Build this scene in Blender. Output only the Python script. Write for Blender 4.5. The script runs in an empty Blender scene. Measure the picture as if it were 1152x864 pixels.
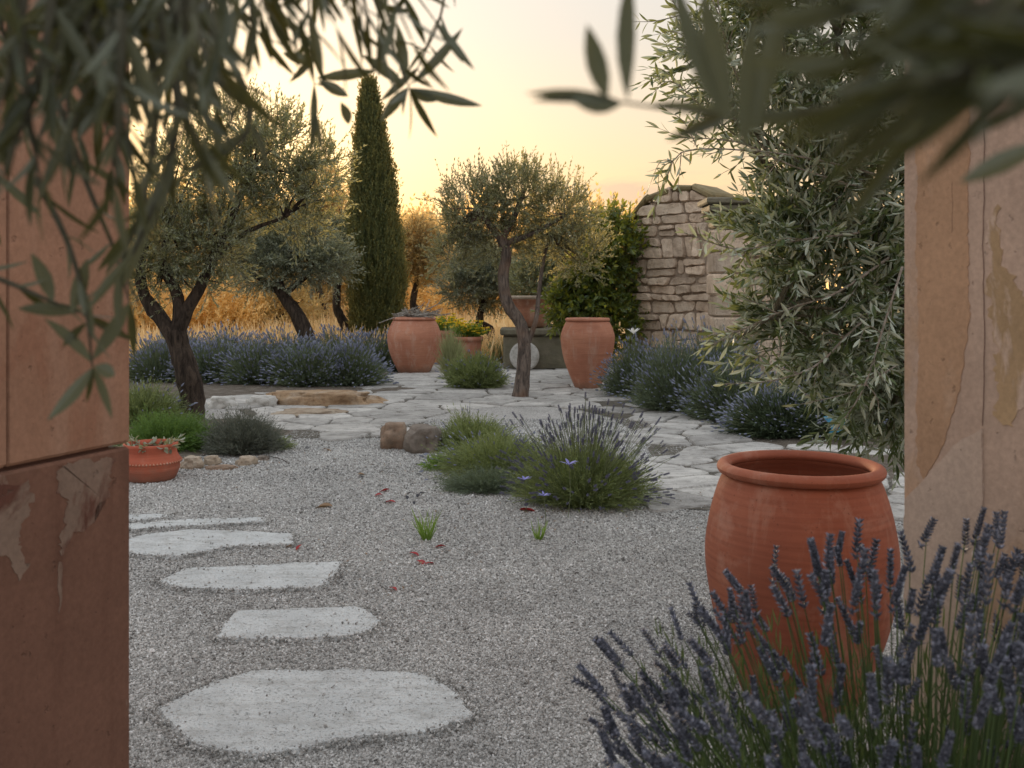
import bpy, math, random
import numpy as np
from mathutils import Vector, noise as mnoise

random.seed(7)
RNG = np.random.default_rng(7)
PI = math.pi
C = bpy.context.scene.collection
sc = bpy.context.scene

# ------------------------------------------------------------------ camera
FPX, EYE, HY = 1077.0, 1.25, 330.0          # focal length in photo pixels, eye height, horizon row
cam = bpy.data.cameras.new('camera')
cam.sensor_width = 36.0
cam.lens = FPX / 1152 * 36
cam.shift_y = (HY - 432) / 1152
cam.clip_start = 0.02
cam.clip_end = 5000
cam.dof.use_dof = True
cam.dof.focus_distance = 5.0
cam.dof.aperture_fstop = 7.0
camo = bpy.data.objects.new('camera', cam)
camo.location = (0, 0, EYE)
camo.rotation_euler = (math.radians(90), 0, 0)
C.objects.link(camo)
sc.camera = camo
sc.cycles.max_bounces = 8
sc.cycles.diffuse_bounces = 4
sc.cycles.transmission_bounces = 5
sc.cycles.transparent_max_bounces = 8
sc.cycles.use_denoising = True

# ------------------------------------------------------------------ world and sun
SUN_EL, SUN_AZ = math.radians(8.0), math.radians(-17.0)     # azimuth from +Y, negative = left
SUNV = Vector((math.sin(SUN_AZ) * math.cos(SUN_EL), math.cos(SUN_AZ) * math.cos(SUN_EL), math.sin(SUN_EL)))
w = bpy.data.worlds.new('World')
sc.world = w
w.use_nodes = True
nt = w.node_tree
nt.nodes.clear()


class NT:
    """small helper round a node tree"""
    def __init__(s, t):
        s.t = t

    def n(s, typ, ins=None, **kw):
        nd = s.t.nodes.new(typ)
        for k, v in kw.items():
            setattr(nd, k, v)
        for k, v in (ins or {}).items():
            s.set(nd.inputs[k], v)
        return nd

    def set(s, sock, v):
        if isinstance(v, bpy.types.NodeSocket):
            s.t.links.new(v, sock)
        else:
            if sock.type == 'RGBA' and len(v) == 3:
                v = (*v, 1)
            sock.default_value = v

    def ramp(s, fac, stops, interp='LINEAR'):
        r = s.t.nodes.new('ShaderNodeValToRGB')
        r.color_ramp.interpolation = interp
        e = r.color_ramp.elements
        while len(e) < len(stops):
            e.new(0.5)
        for el, (p, c) in zip(e, stops):
            el.position = p
            el.color = (c, c, c, 1) if isinstance(c, (int, float)) else (*c, 1)
        s.t.links.new(fac, r.inputs[0])
        return r.outputs[0]

    def math(s, op, a, b=0.0, clamp=False):
        nd = s.n('ShaderNodeMath', operation=op, use_clamp=clamp)
        s.set(nd.inputs[0], a)
        s.set(nd.inputs[1], b)
        return nd.outputs[0]

    def mix(s, fac, a, b, blend='MIX'):
        nd = s.n('ShaderNodeMix', data_type='RGBA', blend_type=blend)
        s.set(nd.inputs[0], fac)
        s.set(nd.inputs[6], a)
        s.set(nd.inputs[7], b)
        return nd.outputs[2]

    def noise(s, vec, scale, detail=4, rough=.55, dist=0.0):
        nd = s.n('ShaderNodeTexNoise', {'Scale': scale, 'Detail': detail, 'Roughness': rough, 'Distortion': dist})
        if vec is not None:
            s.set(nd.inputs['Vector'], vec)
        return nd.outputs['Fac']

    def mapping(s, vec, scale=(1, 1, 1), loc=(0, 0, 0), rot=(0, 0, 0)):
        nd = s.n('ShaderNodeMapping', {'Vector': vec, 'Scale': scale, 'Location': loc, 'Rotation': rot})
        return nd.outputs[0]

    def bump(s, h, strength, dist, nrm=None):
        nd = s.n('ShaderNodeBump', {'Height': h, 'Strength': strength, 'Distance': dist})
        if nrm is not None:
            s.set(nd.inputs['Normal'], nrm)
        return nd.outputs[0]


W = NT(nt)
sky = W.n('ShaderNodeTexSky', sky_type='NISHITA', sun_disc=False, sun_elevation=SUN_EL, sun_rotation=SUN_AZ,
          altitude=200, air_density=1.2, dust_density=4.0, ozone_density=1.0)
tc = W.n('ShaderNodeTexCoord')
sep = W.n('ShaderNodeSeparateXYZ', {0: tc.outputs['Generated']})
# evening tint: golden band low in front, cream above it, pale grey-blue overhead and behind
front = W.ramp(sep.outputs[2], [(0.0, (1.0, .55, .22)), (.045, (1.0, .62, .29)), (.10, (.93, .65, .37)), (.17, (.84, .67, .49)),
                                (.26, (.73, .68, .62)), (.5, (.82, .84, .87)), (.75, (1.0, 1.05, 1.12)), (1.0, (1.0, 1.06, 1.14))])
back = W.ramp(sep.outputs[2], [(0.0, (.36, .33, .33)), (.15, (.55, .53, .54)), (.45, (.84, .86, .90)), (.75, (1.0, 1.05, 1.12)), (1.0, (1.0, 1.06, 1.14))])
side = W.math('ADD', W.math('MULTIPLY', sep.outputs[1], .75), .5, True)
grad = W.mix(side, back, front)
cl_v = W.mapping(tc.outputs['Generated'], scale=(3.5, 3.5, 22))
cl = W.ramp(W.noise(cl_v, 1.3, 6, .55), [(.56, 0.0), (.70, 1.0)])
band = W.ramp(sep.outputs[2], [(.06, 0.0), (.09, 1.0), (.115, 1.0), (.14, 0.0)])
clf = W.math('MULTIPLY', W.math('MULTIPLY', cl, band), .55)
dv = W.n('ShaderNodeVectorMath', {0: tc.outputs['Generated'], 1: (.125, .985, .104)}, operation='SUBTRACT')
dsc = W.n('ShaderNodeVectorMath', {0: dv.outputs[0], 1: (13, 13, 62)}, operation='MULTIPLY')
dl = W.n('ShaderNodeVectorMath', {0: dsc.outputs[0]}, operation='LENGTH')
cpuff = W.math('SUBTRACT', W.math('ADD', dl.outputs['Value'], W.math('MULTIPLY', W.noise(W.mapping(tc.outputs['Generated'], scale=(10, 10, 34)), 2.2, 6, .6), 1.4)), .9)
cpf = W.ramp(cpuff, [(.25, .75), (.85, 0.0)])
grad = W.mix(W.math('MAXIMUM', clf, cpf), grad, (.58, .43, .37))
nish = W.mix(1.0, sky.outputs[0], (.10, .10, .10), 'MULTIPLY')
skycol = W.mix(.82, nish, W.mix(1.0, grad, W.mix(side, (1.0, 1.0, 1.0), (.92, .92, .92)), 'MULTIPLY'))
bg = W.n('ShaderNodeBackground', {'Color': skycol, 'Strength': 1.0})
out = W.n('ShaderNodeOutputWorld')
nt.links.new(bg.outputs[0], out.inputs[0])

sl = bpy.data.lights.new('sun', 'SUN')
sl.energy = 5.0
sl.angle = math.radians(.6)
sl.color = (1.0, .71, .42)
so = bpy.data.objects.new('sun', sl)
so.rotation_euler = SUNV.to_track_quat('Z', 'Y').to_euler()
C.objects.link(so)
sc.view_settings.view_transform = 'Standard'
sc.view_settings.look = 'None'
sc.view_settings.exposure = 0.36
sc.view_settings.gamma = 1.0


# ------------------------------------------------------------------ points from the photograph's geometry
def P(px, py, Y):
    return np.array([(px - 576) / FPX * Y, Y, EYE - (py - HY) / FPX * Y])


def G(px, py, z=0.0):
    Y = FPX * (EYE - z) / (py - HY)
    return np.array([(px - 576) / FPX * Y, Y, z])


# ------------------------------------------------------------------ mesh arrays
# a "geo" is (verts Nx3, flat loop indices, face sizes)
def join(*gs):
    V, L, S, o = [], [], [], 0
    for v, l, s in gs:
        V.append(v); L.append(l + o); S.append(s); o += len(v)
    return np.concatenate(V), np.concatenate(L), np.concatenate(S)


def geo(verts, faces):
    return (np.array(verts, float).reshape(-1, 3), np.array([i for f in faces for i in f], int),
            np.array([len(f) for f in faces], int))


def build(name, g, mat, root=None, smooth=False):
    V, L, S = g
    V = np.asarray(V, float)
    if root is not None:
        V = V - np.array(root.location)
    me = bpy.data.meshes.new(name)
    me.vertices.add(len(V)); me.loops.add(len(L)); me.polygons.add(len(S))
    me.vertices.foreach_set('co', V.astype(np.float32).ravel())
    me.loops.foreach_set('vertex_index', L.astype(np.int32))
    st = np.zeros(len(S), np.int32); st[1:] = np.cumsum(S)[:-1]
    me.polygons.foreach_set('loop_start', st)
    me.polygons.foreach_set('loop_total', S.astype(np.int32))
    me.polygons.foreach_set('use_smooth', np.full(len(S), smooth))
    me.update(calc_edges=True)
    me.validate()
    me.materials.append(mat)
    o = bpy.data.objects.new(name, me)
    C.objects.link(o)
    if root is not None:
        o.parent = root
    return o


def tag(o, label=None, cat=None, group=None, kind=None):
    if label: o['label'] = label
    if cat: o['category'] = cat
    if group: o['group'] = group
    if kind: o['kind'] = kind
    return o


def thing(name, loc, label, cat, group=None):
    o = bpy.data.objects.new(name, None)
    o.empty_display_size = .1
    o.location = loc
    C.objects.link(o)
    bpy.context.view_layer.update()
    return tag(o, label, cat, group)


def copy_tree(o, parent=None):
    c = o.copy(); C.objects.link(c)
    if parent is not None: c.parent = parent
    for ch in list(o.children):
        copy_tree(ch, c)
    return c


def norm(a):
    return a / np.maximum(np.linalg.norm(a, axis=-1, keepdims=True), 1e-9)


def rnd(n, a=0., b=1.):
    return RNG.uniform(a, b, n)


def rdir(n):
    return norm(RNG.normal(size=(n, 3)))


def frames(d, roll=None):
    """x axis = d, random roll; (n,3,3) with columns x,y,z"""
    n = len(d)
    ref = rdir(n) if roll is None else roll
    y = norm(np.cross(ref, d))
    z = np.cross(d, y)
    return np.stack([d, y, z], axis=2)


def scatter(tmpl, M, T):
    V0, L0, S0 = tmpl
    n, k = len(T), len(V0)
    V = np.einsum('nij,kj->nki', M, V0) + T[:, None, :]
    L = (L0[None, :] + (np.arange(n) * k)[:, None]).ravel()
    return V.reshape(-1, 3), L, np.tile(S0, n)


def leaf_tmpl(w=.2, seg=1, curl=.12, fold=.06):
    """unit length leaf along +x, width w (total), y across, z up"""
    if seg <= 1:
        return geo([(0, 0, 0), (.45, -w / 2, fold), (1, 0, -curl), (.45, w / 2, fold)], [(0, 1, 2, 3)])
    xs = [0, .12, .3, .5, .7, .87, 1]
    ws = [.05, .45, .85, 1, .82, .45, .03]
    V, Fc = [], []
    for x, ww in zip(xs, ws):
        z = -curl * x * x
        V += [(x, -w / 2 * ww, z + fold * ww), (x, 0, z), (x, w / 2 * ww, z + fold * ww)]
    for i in range(len(xs) - 1):
        a = i * 3
        Fc += [(a, a + 3, a + 4, a + 1), (a + 1, a + 4, a + 5, a + 2)]
    return geo(V, Fc)


def tubes(Pt, R, sides=3):
    """Pt (n,K,3), R (n,K)"""
    n, K, _ = Pt.shape
    T = norm(np.gradient(Pt, axis=1))
    ref = np.zeros_like(T); ref[..., 0] = .31; ref[..., 1] = .93; ref[..., 2] = .2
    a = norm(np.cross(T, ref)); b = np.cross(T, a)
    th = np.arange(sides) / sides * 2 * PI
    V = Pt[:, :, None, :] + R[:, :, None, None] * (a[:, :, None, :] * np.cos(th)[None, None, :, None] + b[:, :, None, :] * np.sin(th)[None, None, :, None])
    base = (np.arange(n) * K * sides)[:, None, None]
    k = (np.arange(K - 1) * sides)[None, :, None]
    s = np.arange(sides)[None, None, :]
    s2 = (s + 1) % sides
    q = np.stack([base + k + s, base + k + s2, base + k + sides + s2, base + k + sides + s], -1).reshape(-1, 4)
    return V.reshape(-1, 3), q.ravel(), np.full(len(q), 4)


def ribbons(Pt, Wd, sidev):
    """flat strips Pt (n,K,3), Wd (n,K), sidev (n,3)"""
    n, K, _ = Pt.shape
    off = Wd[:, :, None] * .5 * sidev[:, None, :]
    V = np.stack([Pt - off, Pt + off], 2).reshape(-1, 3)
    base = (np.arange(n) * K * 2)[:, None]
    k = (np.arange(K - 1) * 2)[None, :]
    q = np.stack([base + k, base + k + 1, base + k + 3, base + k + 2], -1).reshape(-1, 4)
    return V, q.ravel(), np.full(len(q), 4)


def curve(pts, n):
    """Catmull-Rom through pts -> n points"""
    p = np.array(pts, float)
    p = np.vstack([2 * p[0] - p[1], p, 2 * p[-1] - p[-2]])
    m = len(p) - 3
    out = []
    for t in np.linspace(0, m - 1e-6, n):
        i = int(t); u = t - i
        a, b, c, d = p[i:i + 4]
        out.append(.5 * ((2 * b) + (-a + c) * u + (2 * a - 5 * b + 4 * c - d) * u * u + (-a + 3 * b - 3 * c + d) * u ** 3))
    return np.array(out)


def limb(pts, r0, r1, n=14, sides=9, knob=.12, flare=0.0, power=1.0):
    c = curve(pts, n)
    t = np.linspace(0, 1, n)
    r = r0 + (r1 - r0) * t ** power
    if flare:
        r = r * (1 + flare * np.exp(-t * 9))
    V, L, S = tubes(c[None], r[None], sides)
    sc_ = 2.2 / max(r0, .01) * .35
    for i in range(len(V)):
        k = i // sides
        nz = mnoise.noise(Vector(V[i] * sc_)) + .5 * mnoise.noise(Vector(V[i] * sc_ * 2.7))
        V[i] = c[k] + (V[i] - c[k]) * (1 + knob * 2 * nz)
    return V, L, S


def shoots(st, d, Ln, K=6, bend=.25, up=0.0):
    """curved shoots from st along d; (n,K,3)"""
    n = len(st)
    t = np.linspace(0, 1, K)[None, :, None]
    b = rdir(n) * bend + np.array([0, 0, up])
    return st[:, None, :] + (d[:, None, :] * t + b[:, None, :] * t * t) * Ln[:, None, None]


def leaves_on(Pt, per, t0, ang, size, tmpl, jitter=.35, pairs=True, tipleaf=True):
    """leaf geo along shoots in crossed pairs"""
    n, K, _ = Pt.shape
    ts = np.linspace(t0, 1, per)
    T = norm(np.gradient(Pt, axis=1))
    f = ts * (K - 1)
    i0 = np.minimum(f.astype(int), K - 2); u = (f - i0)[None, :, None]
    pos = Pt[:, i0] * (1 - u) + Pt[:, i0 + 1] * u
    tan = T[:, i0]
    r0 = rdir(n)[:, None, :]
    a = norm(np.cross(tan, r0 + 0 * tan)); b = np.cross(tan, a)
    ph = (np.arange(per) * PI / 2)[None, :, None] + RNG.normal(size=(n, per, 1)) * .4
    s = a * np.cos(ph) + b * np.sin(ph)
    P_, D_ = [], []
    for sg in ((1, -1) if pairs else (1,)):
        an = ang + RNG.normal(size=(n, per, 1)) * jitter
        if tipleaf:
            an = an * (1 - .6 * (ts[None, :, None] > .97))
        D_.append((tan * np.cos(an) + sg * s * np.sin(an)).reshape(-1, 3)); P_.append(pos.reshape(-1, 3))
    P_, D_ = np.concatenate(P_), norm(np.concatenate(D_))
    m = len(P_)
    M = frames(D_) * (size * rnd(m, .6, 1.15))[:, None, None]
    return scatter(tmpl, M, P_)


# ------------------------------------------------------------------ materials
def new_mat(name):
    m = bpy.data.materials.new(name)
    m.use_nodes = True
    m.node_tree.nodes.clear()
    t = NT(m.node_tree)
    o = t.n('ShaderNodeOutputMaterial')
    return m, t, o


def leaf_mat(name, c1, c2, back=None, trans=.3, tcol=None, rough=.5, c3=None, spec=.35):
    m, t, o = new_mat(name)
    g = t.n('ShaderNodeNewGeometry')
    stops = [(0, c1), (1, c2)] if c3 is None else [(0, c1), (.8, c2), (1, c3)]
    col = t.ramp(g.outputs['Random Per Island'], stops)
    front_ = col
    if back is not None:
        col = t.mix(g.outputs['Backfacing'], col, back)
    p = t.n('ShaderNodeBsdfPrincipled', {'Base Color': col, 'Roughness': rough, 'Specular IOR Level': spec})
    tr = t.n('ShaderNodeBsdfTranslucent')
    if tcol is None:
        t.set(tr.inputs[0], t.mix(1.0, front_, (1.6, 1.5, .8), 'MULTIPLY'))
    else:
        t.set(tr.inputs[0], tcol)
    mx = t.n('ShaderNodeMixShader', {0: trans})
    t.t.links.new(p.outputs[0], mx.inputs[1]); t.t.links.new(tr.outputs[0], mx.inputs[2])
    t.t.links.new(mx.outputs[0], o.inputs[0])
    return m


def solid(name, build_fn):
    """build_fn(t, objcoord) -> dict of principled inputs"""
    m, t, o = new_mat(name)
    tcn = t.n('ShaderNodeTexCoord')
    ins = build_fn(t, tcn.outputs['Object'])
    p = t.n('ShaderNodeBsdfPrincipled', ins)
    t.t.links.new(p.outputs[0], o.inputs[0])
    return m


def m_terracotta(name, c_lo, c_hi, bloom=.35, ringscale=26):
    def f(t, v):
        n1 = t.noise(v, 3.0, 6, .6)
        n2 = t.noise(t.mapping(v, (2, 2, 40)), 2.0, 5, .6)
        n3 = t.noise(v, 70, 3, .6)
        col = t.ramp(n1, [(.3, c_lo), (.7, c_hi)])
        col = t.mix(t.ramp(n2, [(.42, 0.0), (.75, .45)]), col, tuple(x * .62 for x in c_lo))
        bl = t.ramp(t.noise(v, 5.5, 8, .68), [(.55, 0.0), (.72, bloom)])
        col = t.mix(bl, col, (.60, .42, .33))
        runs = t.ramp(t.noise(t.mapping(v, (7, 7, 1.1)), 1.6, 7, .65, .3), [(.52, 0.0), (.72, min(1.0, bloom * 1.3))])
        col = t.mix(runs, col, (.50, .34, .26))
        foot = t.n('ShaderNodeSeparateXYZ', {0: v}).outputs[2]
        splash = t.ramp(t.math('ADD', foot, t.math('MULTIPLY', t.noise(v, 14, 6, .65), .22)), [(.10, .65), (.24, 0.0)])
        col = t.mix(splash, col, (.20, .15, .11))
        sp = t.ramp(t.noise(v, 120, 2, .5), [(.68, 0.0), (.74, .6)])
        col = t.mix(sp, col, (.10, .04, .025))
        wv = t.n('ShaderNodeTexWave', {'Vector': v, 'Scale': ringscale, 'Distortion': 1.5, 'Detail': 2, 'Detail Scale': .6}, wave_type='BANDS', bands_direction='Z')
        h = t.math('ADD', t.math('MULTIPLY', wv.outputs['Fac'], .5), t.math('MULTIPLY', n3, .6))
        return {'Base Color': col, 'Roughness': .78, 'Specular IOR Level': .25, 'Normal': t.bump(h, .30, .002)}
    return solid(name, f)


def m_stone(name, cols, scale=4, bump=.6, dist=.01, stain=(.16, .14, .11), stain_amt=.5, rough=.85):
    def f(t, v):
        n = t.noise(v, scale, 8, .62)
        col = t.ramp(n, [(.25, cols[0]), (.5, cols[1]), (.75, cols[2])])
        s = t.ramp(t.noise(v, scale * 2.7, 7, .7, .6), [(.5, 0.0), (.7, stain_amt)])
        col = t.mix(s, col, stain)
        isl = t.n('ShaderNodeNewGeometry').outputs['Random Per Island']
        col = t.mix(.6, col, t.ramp(isl, [(0, .55), (1, 1.25)]), 'MULTIPLY')
        lay = t.noise(t.mapping(v, (scale * .8, scale * 5, scale * 2), rot=(0, 0, .25)), 1.0, 6, .65)
        col = t.mix(t.ramp(lay, [(.50, 0.0), (.66, .35)]), col, stain)
        pits = t.ramp(t.noise(v, scale * 26, 3, .6), [(.60, 0.0), (.68, 1.0)])
        col = t.mix(t.math('MULTIPLY', pits, .45), col, tuple(x * .6 for x in stain))
        h = t.math('ADD', t.noise(v, scale * 3, 8, .7), t.math('MULTIPLY', t.noise(v, scale * 22, 4, .6), .4))
        h = t.math('SUBTRACT', t.math('ADD', h, t.math('MULTIPLY', lay, .5)), t.math('MULTIPLY', pits, .25))
        return {'Base Color': col, 'Roughness': rough, 'Specular IOR Level': .25, 'Normal': t.bump(h, bump, dist)}
    return solid(name, f)


def m_bark(name, lo, hi, sx=14, warm=None):
    def f(t, v):
        vv = t.mapping(v, (sx, sx, sx * .22))
        n = t.noise(vv, 1.6, 7, .65, .8)
        col = t.ramp(n, [(.35, lo), (.62, hi)])
        if warm:
            col = t.mix(t.ramp(t.noise(v, 3, 3), [(.5, 0.0), (.7, .6)]), col, warm)
        return {'Base Color': col, 'Roughness': .9, 'Specular IOR Level': .2, 'Normal': t.bump(n, 1.0, .03)}
    return solid(name, f)


M = {}
M['gravel_sheet'] = solid('gravel_sheet', lambda t, v: (lambda vo, big: {
    'Base Color': t.mix(1.0, t.ramp(vo.outputs['Color'], [(0, (.24, .225, .205)), (.4, (.42, .395, .365)), (.8, (.56, .535, .50)), (1, (.70, .675, .64))]),
                        t.ramp(big, [(.3, .80), (.7, 1.08)]), 'MULTIPLY'),
    'Roughness': .9, 'Specular IOR Level': .2,
    'Normal': t.bump(t.math('SUBTRACT', 1.0, vo.outputs['Distance']), 1.0, .012)})(
        t.n('ShaderNodeTexVoronoi', {'Vector': v, 'Scale': 95.0, 'Randomness': 1.0}), t.noise(v, 1.3, 5, .6)))
M['pebble'] = solid('pebble', lambda t, v: {
    'Base Color': t.mix(1.0, t.ramp(t.n('ShaderNodeNewGeometry').outputs['Random Per Island'],
                        [(0, (.16, .155, .145)), (.2, (.33, .32, .30)), (.6, (.48, .47, .445)), (.92, (.64, .63, .60)), (1, (.82, .81, .79))]),
                        t.ramp(t.noise(v, 1.1, 5, .6), [(.3, .70), (.7, 1.06)]), 'MULTIPLY'),
    'Roughness': .85, 'Specular IOR Level': .25})
M['soil'] = m_stone('soil', [(.10, .08, .06), (.19, .155, .12), (.30, .26, .215)], 8, 1.0, .03, (.04, .03, .02), .6)
M['slab'] = m_stone('slab', [(.32, .305, .28), (.48, .455, .42), (.62, .59, .54)], 3.5, .9, .016, (.17, .155, .135), .75)
M['step'] = m_stone('step', [(.52, .53, .52), (.62, .63, .615), (.70, .71, .69)], 4.5, 1.0, .022, (.27, .25, .22), .45)
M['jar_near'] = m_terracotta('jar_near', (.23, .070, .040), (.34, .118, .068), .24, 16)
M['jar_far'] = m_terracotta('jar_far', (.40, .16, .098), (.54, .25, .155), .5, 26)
M['pot_carved'] = m_terracotta('pot_carved', (.28, .12, .075), (.46, .22, .13), .6, 9)
M['pot_red'] = m_terracotta('pot_red', (.38, .09, .05), (.48, .13, .07), .1, 20)
M['olive_bark'] = m_bark('olive_bark', (.018, .013, .010), (.085, .062, .046))
M['olive_bark_pale'] = m_bark('olive_bark_pale', (.05, .04, .035), (.20, .155, .125), 16, (.22, .12, .07))
M['twig'] = m_bark('twig', (.08, .075, .05), (.20, .19, .135), 30)
M['twig_pale'] = m_bark('twig_pale', (.20, .18, .15), (.40, .36, .31), 30)
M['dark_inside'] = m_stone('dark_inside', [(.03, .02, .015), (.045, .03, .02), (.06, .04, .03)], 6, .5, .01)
M['olive_leaf'] = leaf_mat('olive_leaf', (.060, .085, .045), (.15, .19, .11), (.30, .34, .26), .36, (.56, .50, .18))
M['olive_leaf_blue'] = leaf_mat('olive_leaf_blue', (.09, .12, .085), (.19, .23, .17), (.32, .36, .29), .32, (.50, .45, .18))
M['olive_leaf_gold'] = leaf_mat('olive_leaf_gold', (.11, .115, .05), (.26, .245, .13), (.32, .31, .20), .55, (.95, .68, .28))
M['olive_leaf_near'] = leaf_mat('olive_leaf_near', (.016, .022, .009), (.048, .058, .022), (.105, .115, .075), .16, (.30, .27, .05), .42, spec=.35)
M['olive_leaf_silver'] = leaf_mat('olive_leaf_silver', (.022, .042, .018), (.075, .115, .050), (.42, .48, .40), .24, (.30, .34, .10), .48, c3=(.46, .51, .43), spec=.25)
M['olive_leaf_mid'] = leaf_mat('olive_leaf_mid', (.065, .08, .04), (.17, .195, .105), (.32, .35, .25), .38, (.56, .48, .17))
M['cypress_leaf'] = leaf_mat('cypress_leaf', (.050, .075, .032), (.14, .18, .080), None, .3, (.60, .46, .12))
M['citrus_leaf'] = leaf_mat('citrus_leaf', (.022, .050, .012), (.07, .12, .022), (.09, .13, .04), .35, (.42, .40, .04), .3, c3=(.38, .36, .03), spec=.5)
M['gold_leaf'] = leaf_mat('gold_leaf', (.50, .34, .13), (.74, .54, .26), None, .85, (1.0, .74, .34), c3=(.20, .18, .06))
M['dry_grass'] = leaf_mat('dry_grass', (.52, .38, .20), (.76, .60, .36), None, .85, (1.0, .76, .42))
M['lav_foliage'] = leaf_mat('lav_foliage', (.085, .115, .075), (.20, .245, .17), None, .25, (.24, .28, .11))
M['lav_foliage_green'] = leaf_mat('lav_foliage_green', (.11, .15, .055), (.30, .35, .16), None, .3, (.36, .40, .10))
M['lav_flower'] = leaf_mat('lav_flower', (.15, .165, .22), (.30, .32, .42), None, .15, (.28, .25, .36))
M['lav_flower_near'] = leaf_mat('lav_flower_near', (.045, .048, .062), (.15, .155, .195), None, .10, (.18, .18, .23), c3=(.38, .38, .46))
M['lav_dark'] = leaf_mat('lav_dark', (.040, .060, .032), (.10, .135, .08), None, .2, (.14, .18, .06))
M['lav_flower_mid2'] = leaf_mat('lav_flower_mid2', (.07, .07, .10), (.22, .215, .30), None, .15, (.25, .23, .34))
M['lav_flower_mid'] = leaf_mat('lav_flower_mid', (.05, .05, .08), (.14, .13, .21), None, .12, (.2, .18, .3))
M['lav_stem'] = leaf_mat('lav_stem', (.10, .125, .06), (.21, .24, .12), None, .2, (.2, .24, .08))
M['lav_near_green'] = leaf_mat('lav_near_green', (.035, .060, .020), (.13, .19, .07), None, .25, (.18, .24, .06))
M['green'] = leaf_mat('green', (.07, .14, .03), (.16, .27, .07), None, .3, (.24, .34, .06))
M['grass_bright'] = leaf_mat('grass_bright', (.10, .19, .03), (.20, .32, .07), None, .35, (.35, .48, .08))
M['grey_green'] = leaf_mat('grey_green', (.085, .095, .075), (.19, .20, .16), None, .2, (.16, .17, .09))
M['pale_grass'] = leaf_mat('pale_grass', (.19, .21, .10), (.36, .37, .20), None, .35, (.42, .42, .18))
M['red_leaf'] = leaf_mat('red_leaf', (.22, .010, .012), (.40, .03, .03), None, .2, (.4, .03, .02))
M['brown_leaf'] = leaf_mat('brown_leaf', (.16, .09, .045), (.30, .19, .10), None, .2, (.3, .18, .08))
M['black_leaf'] = leaf_mat('black_leaf', (.012, .012, .018), (.03, .028, .035), None, .1, (.03, .03, .04))
M['yellow_petal'] = leaf_mat('yellow_petal', (.85, .50, .02), (.85, .68, .04), None, .3, (.9, .7, .05), c3=(.85, .25, .03))
M['white_petal'] = leaf_mat('white_petal', (.75, .74, .70), (.85, .84, .80), None, .2, (.8, .8, .75))
M['blue_petal'] = leaf_mat('blue_petal', (.20, .19, .50), (.36, .34, .70), None, .2, (.3, .3, .6))
M['blue_plastic'] = solid('blue_plastic', lambda t, v: {'Base Color': t.ramp(t.noise(v, 60, 3), [(.4, (.02, .16, .30)), (.6, (.05, .30, .45))]), 'Roughness': .4})


# ------------------------------------------------------------------ ground
def hgt(x, y):
    r = max(0.0, y - 20)
    z = .030 * min(r, 60) + .012 * max(0, min(r - 60, 400))
    z += (mnoise.noise(Vector((x * .02, y * .02, 3))) * .35) * min(1, r / 20)
    if y > 350:
        z += (y - 350) * .035 * (.6 + .6 * mnoise.noise(Vector((x * .002, y * .001, 9))))
    return z


ys = [-40, -10, 0, 10, 20] + [20 + 2.5 * i for i in range(1, 25)] + [90, 105, 125, 150, 200, 280, 400, 600, 900, 1400, 2200]
xs_ = np.linspace(-1, 1, 61)
V, Fc = [], []
for y in ys:
    wd = 60 + max(0, y) * 1.3
    for x in xs_:
        V.append((x * wd, y, hgt(x * wd, y) - .004))
nx = len(xs_)
for j in range(len(ys) - 1):
    for i in range(nx - 1):
        a = j * nx + i
        Fc.append((a, a + 1, a + nx + 1, a + nx))


def _field(t, v):
    n = t.noise(v, .25, 6, .6)
    c = t.ramp(n, [(.3, (.24, .18, .08)), (.5, (.42, .32, .15)), (.7, (.55, .43, .22))])
    f = t.noise(v, 9, 6, .7)
    c = t.mix(1.0, c, t.ramp(f, [(.3, .6), (.7, 1.2)]), 'MULTIPLY')
    return {'Base Color': c, 'Roughness': .95, 'Specular IOR Level': .1, 'Normal': t.bump(f, 1.0, .08)}


M['field'] = solid('field', _field)
tag(build('ground', geo(V, Fc), M['field'], smooth=True), 'dry golden field running back to low hills', 'ground', kind='structure')

# gravel sheet over the garden
V = [(-14, -6, 0), (12, -6, 0), (12, 16.8, 0), (-14, 16.8, 0)]
tag(build('gravel_ground', geo(V, [(0, 1, 2, 3)]), M['gravel_sheet']), 'pale crushed gravel covering the garden court', 'ground', kind='structure')

# real crushed pebbles where the picture can resolve them
octa = geo([(1, 0, 0), (0, 1, 0), (-1, 0, 0), (0, -1, 0), (0, 0, 1), (0, 0, -1)],
           [(0, 1, 4), (1, 2, 4), (2, 3, 4), (3, 0, 4), (1, 0, 5), (2, 1, 5), (3, 2, 5), (0, 3, 5)])
NP = 420000
Yp = 2.3 * (9.5 / 2.3) ** (rnd(NP) ** 1.05)
Xp = (rnd(NP, -.58, .58)) * Yp
sz = rnd(NP, .0028, .0064) * (1 + .10 * (Yp - 2.3))
Mx = frames(rdir(NP)) * np.stack([rnd(NP, .7, 1.4), rnd(NP, .6, 1.1), rnd(NP, .45, .9)], 1)[:, None, :] * sz[:, None, None]
tag(build('gravel', scatter(octa, Mx, np.stack([Xp, Yp, sz * .25], 1)), M['pebble']), 'loose crushed stone chips on the court', 'gravel', kind='stuff')


# ------------------------------------------------------------------ flat stones
def inside(px, py, poly):
    c = False
    j = len(poly) - 1
    for i in range(len(poly)):
        xi, yi = poly[i]; xj, yj = poly[j]
        if (yi > py) != (yj > py) and px < (xj - xi) * (py - yi) / (yj - yi) + xi:
            c = not c
        j = i
    return c


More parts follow.
